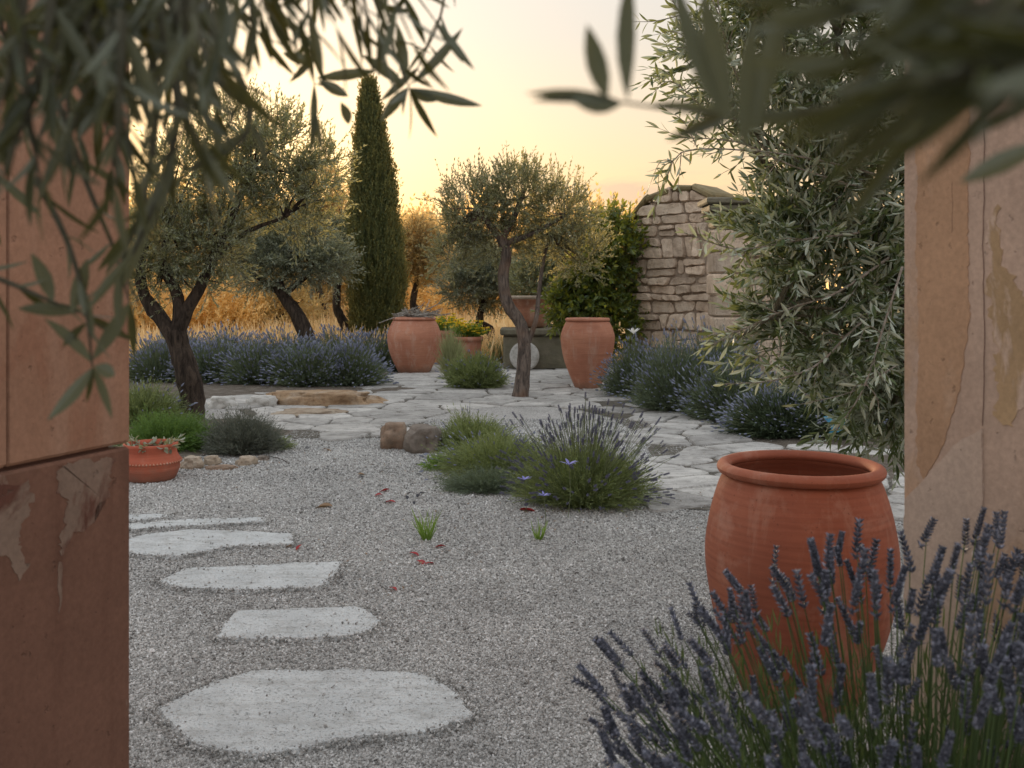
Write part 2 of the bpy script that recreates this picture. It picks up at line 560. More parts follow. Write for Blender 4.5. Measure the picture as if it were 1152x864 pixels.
def slab_geo(pts, z0, z1, rough=.012, sub=.05, seed=0, bev=.012, tilt=(0, 0)):
    """irregular flat stone: outline pts (x,y), bottom z0, top z1"""
    pts = [np.array(p[:2], float) for p in pts]
    o = []
    for i in range(len(pts)):
        a, b = pts[i], pts[(i + 1) % len(pts)]
        k = max(1, int(np.linalg.norm(b - a) / sub))
        for q in range(k):
            o.append(a + (b - a) * q / k)
    # soften corners
    for _ in range(1):
        o = [(.25 * o[i - 1] + .5 * o[i] + .25 * o[(i + 1) % len(o)]) for i in range(len(o))]
    cen = sum(o) / len(o)
    R = []
    for p in o:
        nz = mnoise.noise(Vector((p[0] * 9, p[1] * 9, seed))) + .6 * mnoise.noise(Vector((p[0] * 28, p[1] * 28, seed + 5)))
        d = (p - cen) / max(np.linalg.norm(p - cen), 1e-6)
        R.append(p + d * nz * rough)
    n = len(R)
    V, Fc = [], []

    def zt(p):
        return z1 + tilt[0] * (p[0] - cen[0]) + tilt[1] * (p[1] - cen[1]) + .004 * mnoise.noise(Vector((p[0] * 6, p[1] * 6, seed + 2)))
    rings = [(1.0, 'b'), (1.0, 'm'), (bev, 't')]
    for p in R: V.append((p[0], p[1], z0))
    for p in R:
        d = (p - cen) / max(np.linalg.norm(p - cen), 1e-6)
        q = p + d * rough * .5 * mnoise.noise(Vector((p[0] * 20, p[1] * 20, seed + 9)))
        V.append((q[0], q[1], z0 + (zt(p) - z0) * .65))
    for s_ in (0.0, .06, .14, .35, .65):
        for p in R:
            d = cen - p
            l = max(np.linalg.norm(d), 1e-6)
            q = p + d / l * min(bev, l * .3) + d * s_
            V.append((q[0], q[1], zt(q) - (.003 if s_ == 0 else 0)))
    V.append((cen[0], cen[1], zt(cen)))
    for r in range(6):
        for i in range(n):
            j = (i + 1) % n
            Fc.append((r * n + i, r * n + j, (r + 1) * n + j, (r + 1) * n + i))
    for i in range(n):
        Fc.append((6 * n + i, 6 * n + (i + 1) % n, 7 * n))
    return geo(V, Fc)


STEPS = [
    ('large pale grey stepping stone nearest the gate, with rounded outline', [(172, 796), (240, 765), (285, 752), (400, 751), (480, 756), (515, 775), (537, 805), (480, 822), (380, 832), (310, 848), (270, 847), (215, 838), (195, 815)]),
    ('small stepping stone with a pointed corner, second from the gate', [(240, 716), (262, 686), (330, 683), (405, 680), (430, 697), (428, 704), (400, 713), (330, 718)]),
    ('long stepping stone with a squared end, third from the gate', [(178, 652), (205, 638), (290, 634), (385, 630), (380, 645), (358, 659), (280, 663), (205, 661)]),
    ('wide stepping stone with a notched lower edge, fourth from the gate', [(120, 612), (160, 600), (215, 594), (270, 596), (332, 599), (330, 611), (255, 614), (210, 624), (165, 624), (130, 620)]),
    ('thin sliver of stepping stone, fifth from the gate', [(120, 590), (220, 583), (300, 581), (300, 586), (210, 591), (150, 595)]),
    ('farthest stepping stone, partly hidden by the left gate pillar', [(90, 584), (110, 578), (185, 577), (192, 581), (130, 587)]),
]
ep, es = [], []
for pl in [q[1] for q in STEPS]:
    pp = [G(x, y, .02) for x, y in pl]
    for a, b in zip(pp, pp[1:] + pp[:1]):
        k = int(np.linalg.norm(b - a) * 520)
        u = rnd(k)[:, None]
        e = a * (1 - u) + b * u + RNG.normal(size=(k, 3)) * np.array([.020, .016, 0])
        e[:, 2] = .010 + rnd(k) * .011
        ep.append(e)
    cc_ = sum(pp) / len(pp)
    k = 26
    e = np.array([cc_ + (pp[RNG.integers(0, len(pp))] - cc_) * random.uniform(.2, .95) for _ in range(k)]); e[:, 2] = .023
    ep.append(e)
ep = np.concatenate(ep)
big = np.stack([(rnd(2600, -.55, .55)) * 4, rnd(2600, 2.4, 9), np.full(2600, .007)], 1); big[:, 0] *= big[:, 1] / 4
ep = np.concatenate([ep, big])
es = np.concatenate([rnd(len(ep) - 2600, .003, .0075), rnd(2600, .006, .012)])
Mx = frames(rdir(len(ep))) * np.stack([rnd(len(ep), .7, 1.3), rnd(len(ep), .6, 1.1), rnd(len(ep), .45, .9)], 1)[:, None, :] * es[:, None, None]
tag(build('gravel', scatter(octa, Mx, ep), M['pebble']), 'larger loose chips and gravel banked against the stepping stones', 'gravel', kind='stuff')
for i, (lab, pl) in enumerate(STEPS):
    zt_ = .020 if i < 4 else .018
    pts = [G(x, y, zt_) for x, y in pl]
    g = slab_geo(pts, -.03, zt_, .017, .022, i * 3.1, bev=.007)
    tag(build('stepping_stone', g, M['step'], smooth=False), lab, 'stepping stone', 'stepping stones across the gravel')

# crazy paving
PATH = [(255, 447), (300, 440), (430, 420), (560, 413), (700, 411), (730, 440), (700, 455), (770, 470), (860, 487), (890, 505), (1000, 505), (1060, 540), (1060, 585),
        (760, 572), (735, 556), (738, 520), (720, 490), (690, 470), (640, 458), (560, 455), (500, 462), (480, 470), (470, 492), (330, 493), (300, 480), (270, 462)]


def in_path(x, y):
    if y <= .5: return False
    return inside(576 + FPX * x / y, HY + FPX * EYE / y, PATH)


def clip(poly, nrm, d):
    out_ = []
    for i in range(len(poly)):
        a, b = poly[i], poly[(i + 1) % len(poly)]
        da, db = np.dot(a, nrm) - d, np.dot(b, nrm) - d
        if da <= 0: out_.append(a)
        if (da < 0 < db) or (db < 0 < da):
            out_.append(a + (b - a) * da / (da - db))
    return out_


sites = []
gy = 4.9
row = 0
while gy < 17.5:
    gx = -6 + (row % 2) * .3
    st_ = .48 + .02 * (gy - 5)
    while gx < 5:
        sites.append((gx + random.uniform(-.17, .17), gy + random.uniform(-.12, .12)))
        gx += st_ * random.uniform(.8, 1.5)
    gy += .27 + .012 * (gy - 5)
    row += 1
sites = np.array(sites)
gs = []
for i, s in enumerate(sites):
    if not in_path(*s): continue
    poly = [s + np.array(c) for c in ((-.8, -.8), (.8, -.8), (.8, .8), (-.8, .8))]
    dd = np.linalg.norm(sites - s, axis=1)
    for j in np.argsort(dd)[1:14]:
        nrm = (sites[j] - s) / dd[j]
        poly = clip(poly, nrm, np.dot((sites[j] + s) / 2, nrm) - random.uniform(.007, .018))
        if len(poly) < 3: break
    if len(poly) < 3: continue
    gs.append(slab_geo(poly, -.02, .018 + random.uniform(-.005, .009), .011, .05, i * 1.7, bev=.008, tilt=(random.uniform(-.02, .02), random.uniform(-.02, .02))))
M['joint_soil'] = m_stone('joint_soil', [(.05, .043, .032), (.10, .087, .068), (.20, .178, .145)], 9, .8, .01)
pc = np.array([G(x, y, .006) for x, y in PATH])
bpy_poly = geo(pc, [tuple(range(len(pc)))])
tag(build('joint_sand', bpy_poly, M['joint_soil']), 'dark sandy soil showing in the joints of the paving', 'ground', kind='structure')
tag(build('path', join(*gs), M['slab']), 'crazy paving of pale limestone slabs winding through the garden', 'path', kind='structure')


def mound(name, cpx, rx, ry, hh, mat, lab, seed=0):
    """low soil bed"""
    V, Fc = [(cpx[0], cpx[1], hh)], []
    n, K = 40, 6
    for k in range(1, K + 1):
        for i in range(n):
            a = i / n * 2 * PI
            r = k / K * (1 + .18 * mnoise.noise(Vector((math.cos(a) * 2, math.sin(a) * 2, seed))))
            x, y = cpx[0] + math.cos(a) * rx * r, cpx[1] + math.sin(a) * ry * r
            z = hh * (1 - (k / K) ** 2) + .015 * mnoise.noise(Vector((x * 9, y * 9, 1))) * (k < K) + (.006 if k == K else 0)
            V.append((x, y, z))
    for i in range(n): Fc.append((0, 1 + i, 1 + (i + 1) % n))
    for k in range(K - 1):
        for i in range(n):
            a, b = 1 + k * n + i, 1 + k * n + (i + 1) % n
            Fc.append((a, a + n, b + n, b))
    return tag(build(name, geo(V, Fc), mat, smooth=True), lab, 'soil bed', kind='structure')


mound('soil_bed', G(622, 528), .60, .80, .05, M['soil'], 'dark soil under the middle lavender', 1)
mound('soil_bed', G(205, 492), .85, 1.2, .05, M['soil'], 'dark soil around the left olive', 2)
mound('soil_bed', (2.3, 7.0), .9, .6, .05, M['soil'], 'stony soil beside the paving on the right', 3)
mound('soil_bed', (3.2, 9.2), 1.5, 2.2, .04, M['soil'], 'dark soil under the right lavender row', 4)
mound('soil_bed', (-3.9, 12.4), 3.2, 1.1, .04, M['soil'], 'dark soil under the left lavender row', 5)


# ------------------------------------------------------------------ rocks
def rock(name, c, s, mat, seed, lab, cat='rock', group=None, rough=.28, flat=.3, rot=0):
    import bmesh
    bm = bmesh.new()
    bmesh.ops.create_icosphere(bm, subdivisions=4, radius=1)
    V = []
    for v in bm.verts:
        p = v.co.normalized()
        q = Vector([math.copysign(abs(a) ** .84, a) for a in p])
        nz = mnoise.noise(p * 1.3 + Vector((seed, 0, 0))) * rough * 1.6 + mnoise.noise(p * 3.5 + Vector((0, seed, 0))) * rough * .6 + mnoise.noise(p * 9 + Vector((0, 0, seed))) * rough * .18
        q = q * (1 + nz)
        if q.z > .75: q.z = .75 + (q.z - .75) * flat
        V.append((q.x * s[0], q.y * s[1], q.z * s[2]))
    V = np.array(V)
    cr, sr = math.cos(rot), math.sin(rot)
    V = np.stack([V[:, 0] * cr - V[:, 1] * sr, V[:, 0] * sr + V[:, 1] * cr, V[:, 2]], 1) + np.array(c)
    g = geo(V, [[v.index for v in f.verts] for f in bm.faces])
    bm.free()
    return tag(build(name, g, mat, smooth=True), lab, cat, group)


M['rock_brown'] = m_stone('rock_brown', [(.13, .085, .06), (.28, .19, .13), (.42, .32, .24)], 5, .9, .02)
M['rock_dark'] = m_stone('rock_dark', [(.10, .08, .065), (.20, .165, .135), (.32, .27, .22)], 5, .9, .02)
M['rock_tan'] = m_stone('rock_tan', [(.26, .18, .12), (.38, .30, .22), (.50, .42, .33)], 7, .8, .015)
M['rock_white'] = m_stone('rock_white', [(.40, .37, .33), (.52, .50, .46), (.62, .60, .56)], 6, .7, .015)
M['rock_orange'] = m_stone('rock_orange', [(.30, .17, .09), (.44, .30, .18), (.56, .46, .36)], 5, 1.0, .03, (.16, .09, .05), .6)
# rocks at the end of the middle bed
rock('rock', G(440, 506) + np.array([0, .1, .10]), (.10, .11, .125), M['rock_brown'], 1.3, 'brown upright rock at the tip of the middle bed', group='rocks edging the middle bed')
rock('rock', G(474, 510) + np.array([0, .1, .08]), (.125, .14, .15), M['rock_dark'], 4.1, 'larger grey rock tucked against the middle bed foliage', group='rocks edging the middle bed')
# small edging stones by the low pot
rock('edging_stone', G(212, 528) + np.array([0, .06, .03]), (.075, .07, .065), M['rock_tan'], 2.2, 'round tan stone beside the low red pot', 'stone', 'edging stones by the left shrubs')
rock('edging_stone', G(235, 524) + np.array([0, .06, .025]), (.055, .05, .045), M['rock_tan'], 5.6, 'smaller tan stone next to the round one under the shrub', 'stone', 'edging stones by the left shrubs')
rock('edging_stone', G(275, 524) + np.array([0, .05, .02]), (.065, .05, .05), M['rock_tan'], 8.1, 'pointed pale stone standing apart at the grey shrub', 'stone', 'edging stones by the left shrubs', rot=.5)
rock('edging_stone', G(294, 519) + np.array([0, .05, .01]), (.045, .04, .03), M['rock_dark'], 9.4, 'small dark stone at the tip of the grey shrub', 'stone', 'edging stones by the left shrubs')
rock('edging_stone', G(248, 529) + np.array([0, .05, .0]), (.11, .06, .03), M['rock_brown'], 3.4, 'low brown stone lying in front of the left shrubs', 'stone', 'edging stones by the left shrubs')
# long slab of stone and its neighbours
rock('flat_rock', G(362, 457) + np.array([0, .22, .05]), (.60, .24, .12), M['rock_orange'], 6.2, 'long low orange stone slab in front of the left lavender', 'rock', rough=.34, flat=.10, rot=-.06)
rock('flat_rock', G(291, 458) + np.array([0, .1, .04]), (.16, .14, .09), M['rock_white'], 7.7, 'white lumpy stone at the end of the orange slab', 'rock')
rock('flat_rock', G(345, 468) + np.array([0, .1, .0]), (.34, .18, .07), M['rock_tan'], 3.9, 'pinkish flat stone in front of the orange slab', 'rock', flat=.15)
rock('flat_rock', G(228, 462) + np.array([.12, .3, .04]), (.16, .14, .10), M['rock_white'], 2.7, 'white stone beside the foot of the left olive', 'rock')


# ------------------------------------------------------------------ pots
def lathe(c, prof, mat_n=64, wob=.006, seed=0):
    V, Fc = [], []
    for j, (r, z) in enumerate(prof):
        for i in range(mat_n):
            a = i / mat_n * 2 * PI
            rr = r * (1 + wob * mnoise.noise(Vector((math.cos(a) * 1.3, math.sin(a) * 1.3, z * 2 + seed))))
            V.append((c[0] + math.cos(a) * rr, c[1] + math.sin(a) * rr, c[2] + z))
    for j in range(len(prof) - 1):
        for i in range(mat_n):
            k = (i + 1) % mat_n
            Fc.append((j * mat_n + i, j * mat_n + k, (j + 1) * mat_n + k, (j + 1) * mat_n + i))
    return geo(V, Fc)


def smooth_prof(p, n):
    q = np.array([(a, b, 0) for a, b in p], float)
    c = curve(q, n)
    return [(max(x, .0005), z) for x, z, _ in c]


def disc_geo(c, r, z, n=48):
    V = [(c[0], c[1], z)] + [(c[0] + math.cos(i / n * 2 * PI) * r, c[1] + math.sin(i / n * 2 * PI) * r, z) for i in range(n)]
    return geo(V, [(0, 1 + i, 1 + (i + 1) % n) for i in range(n)])


def jar(name, c, rr, rb, rbase, h, lab, mat, seed=0, belly=.62, rim_t=.022, shoulder=None, group=None):
    """rr rim outer radius, rb belly radius, h height"""
    t = thing(name, c, lab, 'jar', group)
    nr = rr - rim_t * 1.3
    body = [(rbase * .02, .004), (rbase * .9, .0), (rbase, .012), (rbase + (rb - rbase) * .42, h * belly * .30), (rbase + (rb - rbase) * .80, h * belly * .62), (rb, h * belly),
            (rb - (rb - nr) * .22, h * (belly + (1 - belly) * .42)), (nr + (rb - nr) * .30, h * (belly + (1 - belly) * .78)), (nr, h - rim_t * 1.9)]
    inner = [(nr - rim_t * .6, h - rim_t * 1.6), (nr - rim_t * .4 + (rb - nr) * .4, h * .86), (rb - .03, h * .62), (rb * .85, h * .45), (.02, h * .42)]
    build('body', lathe(c, smooth_prof(body, 56), 80, .008, seed), mat, t, True)
    build('inner_wall', lathe(c, smooth_prof(inner, 20), 64, .004, seed), mat, t, True)
    rim = []
    for k in range(15):
        a = k / 14 * 2 * PI
        rim.append((rr - rim_t + math.cos(a) * rim_t, h - rim_t + math.sin(a) * rim_t * .92))
    build('rim', lathe(c, rim, 80, .005, seed), mat, t, True)
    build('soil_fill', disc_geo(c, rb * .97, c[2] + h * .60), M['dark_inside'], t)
    return t


# near jar: rim centre at px 902, rim outer width 184 px at Y=2.93
NJ = np.array([(900 - 576) / FPX * 2.93, 2.93, 0.0])
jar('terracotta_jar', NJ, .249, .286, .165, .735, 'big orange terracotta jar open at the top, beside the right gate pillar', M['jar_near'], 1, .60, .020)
jL = G(466, 419)
tJL = jar('terracotta_jar', jL, .345, .425, .25, .88, 'squat terracotta jar with dry twigs on top, behind the left lavender', M['jar_far'], 2, .62, .03)
jR = G(661, 437)
jar('terracotta_jar', jR, .295, .355, .165, .93, 'tall tapering terracotta jar standing right of the middle olive', M['jar_far'], 3, .70, .026)

# dried twigs lying on the left jar
n = 40
st = jL + np.stack([rnd(n, -.36, .3), rnd(n, -.25, .25), rnd(n, .885, .93)], 1)
d = norm(np.stack([rnd(n, -.3, 1), rnd(n, -.5, .5), rnd(n, -.05, .16)], 1))
sh = shoots(st, d, rnd(n, .2, .45), 5, .15)
tag(build('twig_bundle', join(tubes(sh, np.full((n, 5), .008), 4), leaves_on(sh, 6, .1, .8, .05, leaf_tmpl(.35, 1))), M['twig_pale']), 'bundle of dry twigs lying across the squat terracotta jar', 'twigs')

# flower pots behind the left jar
def flower_pot(c, r, h, lab, n, hf, seed):
    t = thing('flower_pot', c, lab, 'flower pot', 'flower pots between the far jars')
    prof = [(.01, .002), (r * .68, 0), (r * .72, .02), (r * .92, h * .8), (r * .93, h * .84), (r, h * .85), (r * 1.02, h * .98), (r * .95, h), (r * .86, h * .97), (r * .84, h * .9)]
    build('pot', lathe(c, prof, 48, .004, seed), M['jar_far'], t, True)
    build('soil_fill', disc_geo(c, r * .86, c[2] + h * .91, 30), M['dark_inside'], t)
    a = rnd(n, 0, 2 * PI)
    st = c + np.stack([np.cos(a) * r * .5 * rnd(n), np.sin(a) * r * .5 * rnd(n), np.full(n, h * .9)], 1)
    d = norm(np.stack([np.cos(a) * rnd(n), np.sin(a) * rnd(n), rnd(n, .4, 1)], 1))
    sh = shoots(st, d, rnd(n, .5, 1) * hf, 5, .25)
    build('foliage', join(leaves_on(sh, 7, .15, .9, .055, leaf_tmpl(.5, 1)), tubes(sh, np.full((n, 5), .003), 3)), M['grass_bright'], t)
    k = n * 2 // 3
    tips = sh[:k, -1]
    nn = 7
    ang = np.arange(nn) / nn * 2 * PI
    P_ = np.repeat(tips, nn, 0)
    D_ = norm(np.tile(np.stack([np.cos(ang), np.sin(ang), np.full(nn, .25)], 1), (k, 1)) + np.repeat(rdir(k) * .5, nn, 0))
    build('blossoms', scatter(leaf_tmpl(.6, 1), frames(D_) * .05, P_ + np.array([0, 0, .02])), M['yellow_petal'], t)
    return t


flower_pot(G(527, 413), .25, .52, 'terracotta pot of yellow and orange flowers right of the squat jar', 150, .30, 1)
flower_pot(G(502, 411) + np.array([-.05, .3, 0]), .20, .60, 'pot of yellow flowers half hidden between the squat jar and its neighbour', 90, .34, 2)

# low red pot, left
c = G(162, 543); c[1] += .12
t = thing('low_pot', c, 'low red terracotta planter bowl with raised bands by the left gate pillar', 'planter')
r = .188
prof = [(.01, .002), (r * .80, 0), (r * .86, .015), (r * .98, .07), (r * 1.0, .085), (r * .985, .10), (r * 1.04, .115), (r * 1.04, .135), (r * .97, .150), (r * .90, .175), (r * .88, .205), (r * .92, .225), (r * .93, .245), (r * .86, .246), (r * .82, .20)]
build('bowl', lathe(c, prof, 72, .004, 3), M['pot_red'], t, True)
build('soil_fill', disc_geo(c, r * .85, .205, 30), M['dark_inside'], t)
nb = 56
a = np.arange(nb) / nb * 2 * PI
Mr = frames(np.stack([np.cos(a), np.sin(a), 0 * a], 1), np.tile([[0, 0, 1.]], (nb, 1))) * np.array([.008, .009, .011])[None, None, :]
build('beading', scatter(octa, Mr, c + np.stack([np.cos(a) * r * 1.045, np.sin(a) * r * 1.045, 0 * a + .125], 1)), M['jar_far'], t, True)
n = 16
a = rnd(n, 0, 2 * PI)
st = c + np.stack([np.cos(a) * .09, np.sin(a) * .09, np.full(n, .21)], 1)
sh = shoots(st, norm(np.stack([np.cos(a), np.sin(a), rnd(n, .2, .8)], 1)), rnd(n, .08, .16), 5, .2, -.2)
build('leaves', leaves_on(sh, 5, .2, .8, .05, leaf_tmpl(.45, 2)), M['olive_leaf_blue'], t)


# ------------------------------------------------------------------ trees
def tree(name, lab, cat, base, limbs, blobs, nsh, slen, leaf, leafm, barkm, lw=.22, per=9, up=.5, group=None, seg=1, twr=.0035, sub=5, shell=.55, wisp=0, trans=None, ang=.6, knob=.12, brmax=1.0):
    """limbs: [(pts, r0, r1, flare)] ; blobs: [(centre, (rx,ry,rz), weight)]"""
    t = thing(name, base, lab, cat, group)
    gl = []
    ends = []
    for k, (pts, r0, r1, fl) in enumerate(limbs):
        gl.append(limb(pts, r0, r1, 22 if k == 0 else 14, 12 if k == 0 else 8, knob, fl))
        ends.append(np.array(pts[-1])); ends.append(curve(pts, 5)[3])
    ends = np.array(ends)
    W_ = np.array([b[2] for b in blobs], float); W_ /= W_.sum()
    br = []
    tips = []
    for b in blobs:
        cc, rr_ = np.array(b[0]), np.array(b[1])
        e = ends[np.argmin(np.linalg.norm(ends - cc, axis=1))]
        for k in range(sub):
            tip = cc + rdir(1)[0] * rr_ * random.uniform(.3, .9)
            mid = (e + tip) / 2 + rdir(1)[0] * .12 * np.linalg.norm(tip - e)
            br.append(curve([e, mid, tip], 7)); tips.append(tip)
    br = np.array(br)
    r0 = np.array([max(.008, min(.03, l[2] * .8)) for l in limbs]).mean()
    build('trunk', join(*gl, tubes(br, np.linspace(min(r0, brmax), .005, 7)[None, :].repeat(len(br), 0), 5)), barkm, t, True)
    bi = RNG.choice(len(blobs), nsh, p=W_)
    cc = np.array([b[0] for b in blobs])[bi]; rr_ = np.array([b[1] for b in blobs])[bi]
    u = rdir(nsh)
    rad = np.maximum(rnd(nsh) ** .45, rnd(nsh) * shell)
    st = cc + u * rr_ * rad[:, None]
    # clumping: pull starts toward cluster centres
    nc = max(8, nsh // 22)
    cl_ = cc[:nc] + rdir(nc) * rr_[:nc] * rnd(nc, .5, 1.0)[:, None]
    ci = RNG.integers(0, nc, nsh)
    dd = np.linalg.norm(st[:, None, :] - cl_[None, :, :], axis=2) if nsh * nc < 4e6 else None
    if dd is not None: ci = dd.argmin(1)
    st = st + (cl_[ci] - st) * rnd(nsh, .05, .55)[:, None]
    d = norm(u * .8 + rdir(nsh) * .6 + np.array([0, 0, up]))
    Ln = slen * rnd(nsh, .5, 1.2)
    if wisp:
        k = int(nsh * wisp)
        top = RNG.choice(nsh, k, replace=False)
        d[top] = norm(np.stack([rnd(k, -.28, .28), rnd(k, -.28, .28), np.ones(k)], 1))
        Ln[top] *= 1.5
    sh = shoots(st, d, Ln, 5, .22)
    build('twigs', tubes(sh, np.linspace(twr, twr * .4, 5)[None, :].repeat(nsh, 0), 3), M['twig'], t)
    build('crown', leaves_on(sh, per, .12, ang, leaf, leaf_tmpl(lw, seg)), leafm, t)
    return t


def B(px, py, Y, rx, ry, ryy=None, wt=1.0):
    """blob from pixel centre and pixel radii"""
    k = Y / FPX
    return (P(px, py, Y), (rx * k, (ryy if ryy else min(rx, ry) * k * 1.0), ry * k), wt)


def L(pts, r0, r1, fl=0.0):
    return ([P(*p) for p in pts], r0, r1, fl)


# middle olive
Y0 = 11.5
tree('olive_tree', 'small crooked olive standing in the paving in the middle of the garden', 'olive tree', G(585, 447),
     [L([(585, 449, Y0), (588, 425, Y0), (590, 395, Y0), (586, 365, Y0 + .05), (570, 340, Y0), (566, 310, Y0), (570, 285, Y0), (562, 262, Y0)], .088, .058, .25),
      L([(592, 390, Y0), (603, 360, Y0), (606, 330, Y0 + .1), (612, 290, Y0 + .2), (620, 262, Y0 + .2)], .035, .018),
      L([(564, 270, Y0), (545, 245, Y0), (530, 225, Y0)], .05, .025),
      L([(564, 270, Y0), (580, 240, Y0), (590, 212, Y0)], .05, .025),
      L([(564, 275, Y0), (600, 262, Y0), (640, 240, Y0)], .04, .02)],
     [B(650, 285, Y0 + .2, 32, 34, wt=.6), B(508, 285, Y0 + .1, 22, 24, wt=.3), B(535, 235, Y0, 38, 32, wt=1.0), B(585, 220, Y0, 36, 36, wt=1.1), B(630, 240, Y0, 34, 32, wt=.9), B(560, 268, Y0 + .2, 42, 24, wt=.7), B(620, 275, Y0 + .3, 36, 28, wt=.5), B(520, 262, Y0 + .1, 24, 26, wt=.35)],
     1700, .26, .052, M['olive_leaf_mid'], M['olive_bark_pale'], per=9, wisp=.17, lw=.28, knob=.06, brmax=.014)

# left forked olive
Y1 = 9.4
tree('olive_tree', 'dark forked olive rising from the green shrubs on the left', 'olive tree', P(213, 465, Y1) * np.array([1, 1, 0]),
     [L([(213, 482, Y1), (216, 455, Y1), (212, 425, Y1), (203, 395, Y1), (196, 372, Y1)], .125, .10, .35),
      L([(198, 380, Y1), (178, 355, Y1), (162, 330, Y1), (158, 300, Y1), (165, 270, Y1)], .085, .035),
      L([(198, 378, Y1), (202, 350, Y1), (196, 322, Y1), (182, 300, Y1), (190, 260, Y1)], .075, .03),
      L([(198, 380, Y1), (210, 350, Y1), (224, 325, Y1), (240, 290, Y1), (262, 240, Y1), (285, 190, Y1)], .08, .03),
      L([(240, 290, Y1), (280, 260, Y1), (320, 245, Y1)], .03, .015)],
     [B(190, 270, Y1, 42, 42, wt=1.3), B(240, 268, Y1, 40, 38, wt=1.2), B(172, 310, Y1, 24, 20, wt=.4), B(262, 215, Y1, 45, 45, wt=1.1), B(310, 180, Y1, 48, 48, wt=1.1),
      B(330, 232, Y1 + .2, 45, 40, wt=.9), B(265, 150, Y1, 55, 42, wt=.8), B(365, 200, Y1, 28, 32, wt=.35), B(200, 200, Y1, 45, 40, wt=.8), B(225, 320, Y1, 40, 18, wt=.3)],
     2200, .27, .054, M['olive_leaf'], M['olive_bark'], per=9, wisp=.1, lw=.27, brmax=.016)

# second olive behind it
Y2 = 17.0
tree('olive_tree', 'grey-green olive leaning left beyond the left lavender row', 'olive tree', P(345, 400, Y2) * np.array([1, 1, 0]),
     [L([(350, 410, Y2), (345, 380, Y2), (335, 355, Y2), (320, 335, Y2), (312, 315, Y2)], .16, .09, .2),
      L([(318, 332, Y2), (290, 312, Y2), (280, 300, Y2)], .06, .03), L([(318, 332, Y2), (345, 310, Y2), (352, 295, Y2)], .06, .03)],
     [B(300, 298, Y2, 38, 28, wt=1), B(345, 290, Y2, 40, 32, wt=1.1), B(320, 262, Y2, 36, 26, wt=.8), B(272, 285, Y2, 22, 22, wt=.5), B(375, 300, Y2, 20, 22, wt=.4)],
     1700, .36, .075, M['olive_leaf_blue'], M['olive_bark'], per=9, lw=.3)

# olives further back
YB = 23
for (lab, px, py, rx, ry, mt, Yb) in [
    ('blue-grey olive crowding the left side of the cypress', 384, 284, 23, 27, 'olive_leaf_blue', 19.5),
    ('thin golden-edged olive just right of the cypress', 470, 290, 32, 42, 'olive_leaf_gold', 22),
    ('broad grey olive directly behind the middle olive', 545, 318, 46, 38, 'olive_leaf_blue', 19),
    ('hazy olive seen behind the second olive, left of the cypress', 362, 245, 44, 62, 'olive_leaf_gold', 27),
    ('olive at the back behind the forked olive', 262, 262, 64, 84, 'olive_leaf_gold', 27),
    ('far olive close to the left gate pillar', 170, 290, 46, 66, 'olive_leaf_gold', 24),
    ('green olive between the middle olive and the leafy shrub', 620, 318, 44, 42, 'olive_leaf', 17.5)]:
    b = P(px, 380, Yb) * np.array([1, 1, 0]); b[2] = hgt(b[0], b[1])
    k = Yb / FPX
    cpt = P(px, py, Yb)
    tp = cpt - np.array([0, 0, ry * k * .5])
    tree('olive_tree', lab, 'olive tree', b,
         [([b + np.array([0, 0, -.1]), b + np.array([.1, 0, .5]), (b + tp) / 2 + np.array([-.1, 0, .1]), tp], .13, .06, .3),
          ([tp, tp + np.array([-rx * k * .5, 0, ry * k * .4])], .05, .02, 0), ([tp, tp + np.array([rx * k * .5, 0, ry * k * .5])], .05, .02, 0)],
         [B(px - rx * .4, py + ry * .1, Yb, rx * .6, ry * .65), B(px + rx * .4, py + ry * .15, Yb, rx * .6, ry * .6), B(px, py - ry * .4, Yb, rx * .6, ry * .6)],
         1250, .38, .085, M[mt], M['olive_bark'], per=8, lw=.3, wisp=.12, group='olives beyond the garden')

# cypresses
def cypress(px, ytop, ybase, wpx, Yc, lab, n):
    b = P(px, ybase, Yc); b[2] = hgt(b[0], b[1])
    top = P(px - 8, ytop, Yc)[2]
    hh = top - b[2]
    t = thing('cypress_tree', b, lab, 'cypress')
    R = wpx / 2 * Yc / FPX
    build('trunk', limb([b + np.array([0, 0, -.1]), b + np.array([0, 0, hh * .4]), b + np.array([0, 0, hh * .8])], .16, .03, 10, 8), M['olive_bark'], t, True)
    u = rnd(n) ** 1.15
    prof = np.interp(u, [0, .04, .15, .4, .6, .8, .93, 1], [.6, .9, 1, .97, .80, .46, .20, .02])
    a = rnd(n, 0, 2 * PI)
    lump = np.array([1 + .16 * mnoise.noise(Vector((math.cos(x) * 2, math.sin(x) * 2, z * 9))) + .10 * mnoise.noise(Vector((math.cos(x) * 6, math.sin(x) * 6, z * 30))) for x, z in zip(a, u)])
    rr_ = R * prof * lump * np.sqrt(rnd(n, .35, 1.0))
    st = b + np.stack([np.cos(a) * rr_ - u * .2, np.sin(a) * rr_, u * hh * .975 + .02], 1)
    d = norm(np.stack([np.cos(a) * .28, np.sin(a) * .28, np.ones(n)], 1) + rdir(n) * .18)
    sh = shoots(st, d, rnd(n, .16, .36), 4, .1)
    build('crown', leaves_on(sh, 6, .0, .42, .075, leaf_tmpl(.34, 1)), M['cypress_leaf'], t)
    return t


cypress(426, 97, 388, 58, 19, 'tall slender cypress rising dark against the sky', 11000)
cypress(304, 138, 380, 30, 48, 'distant slim cypress behind the left olives', 1800)

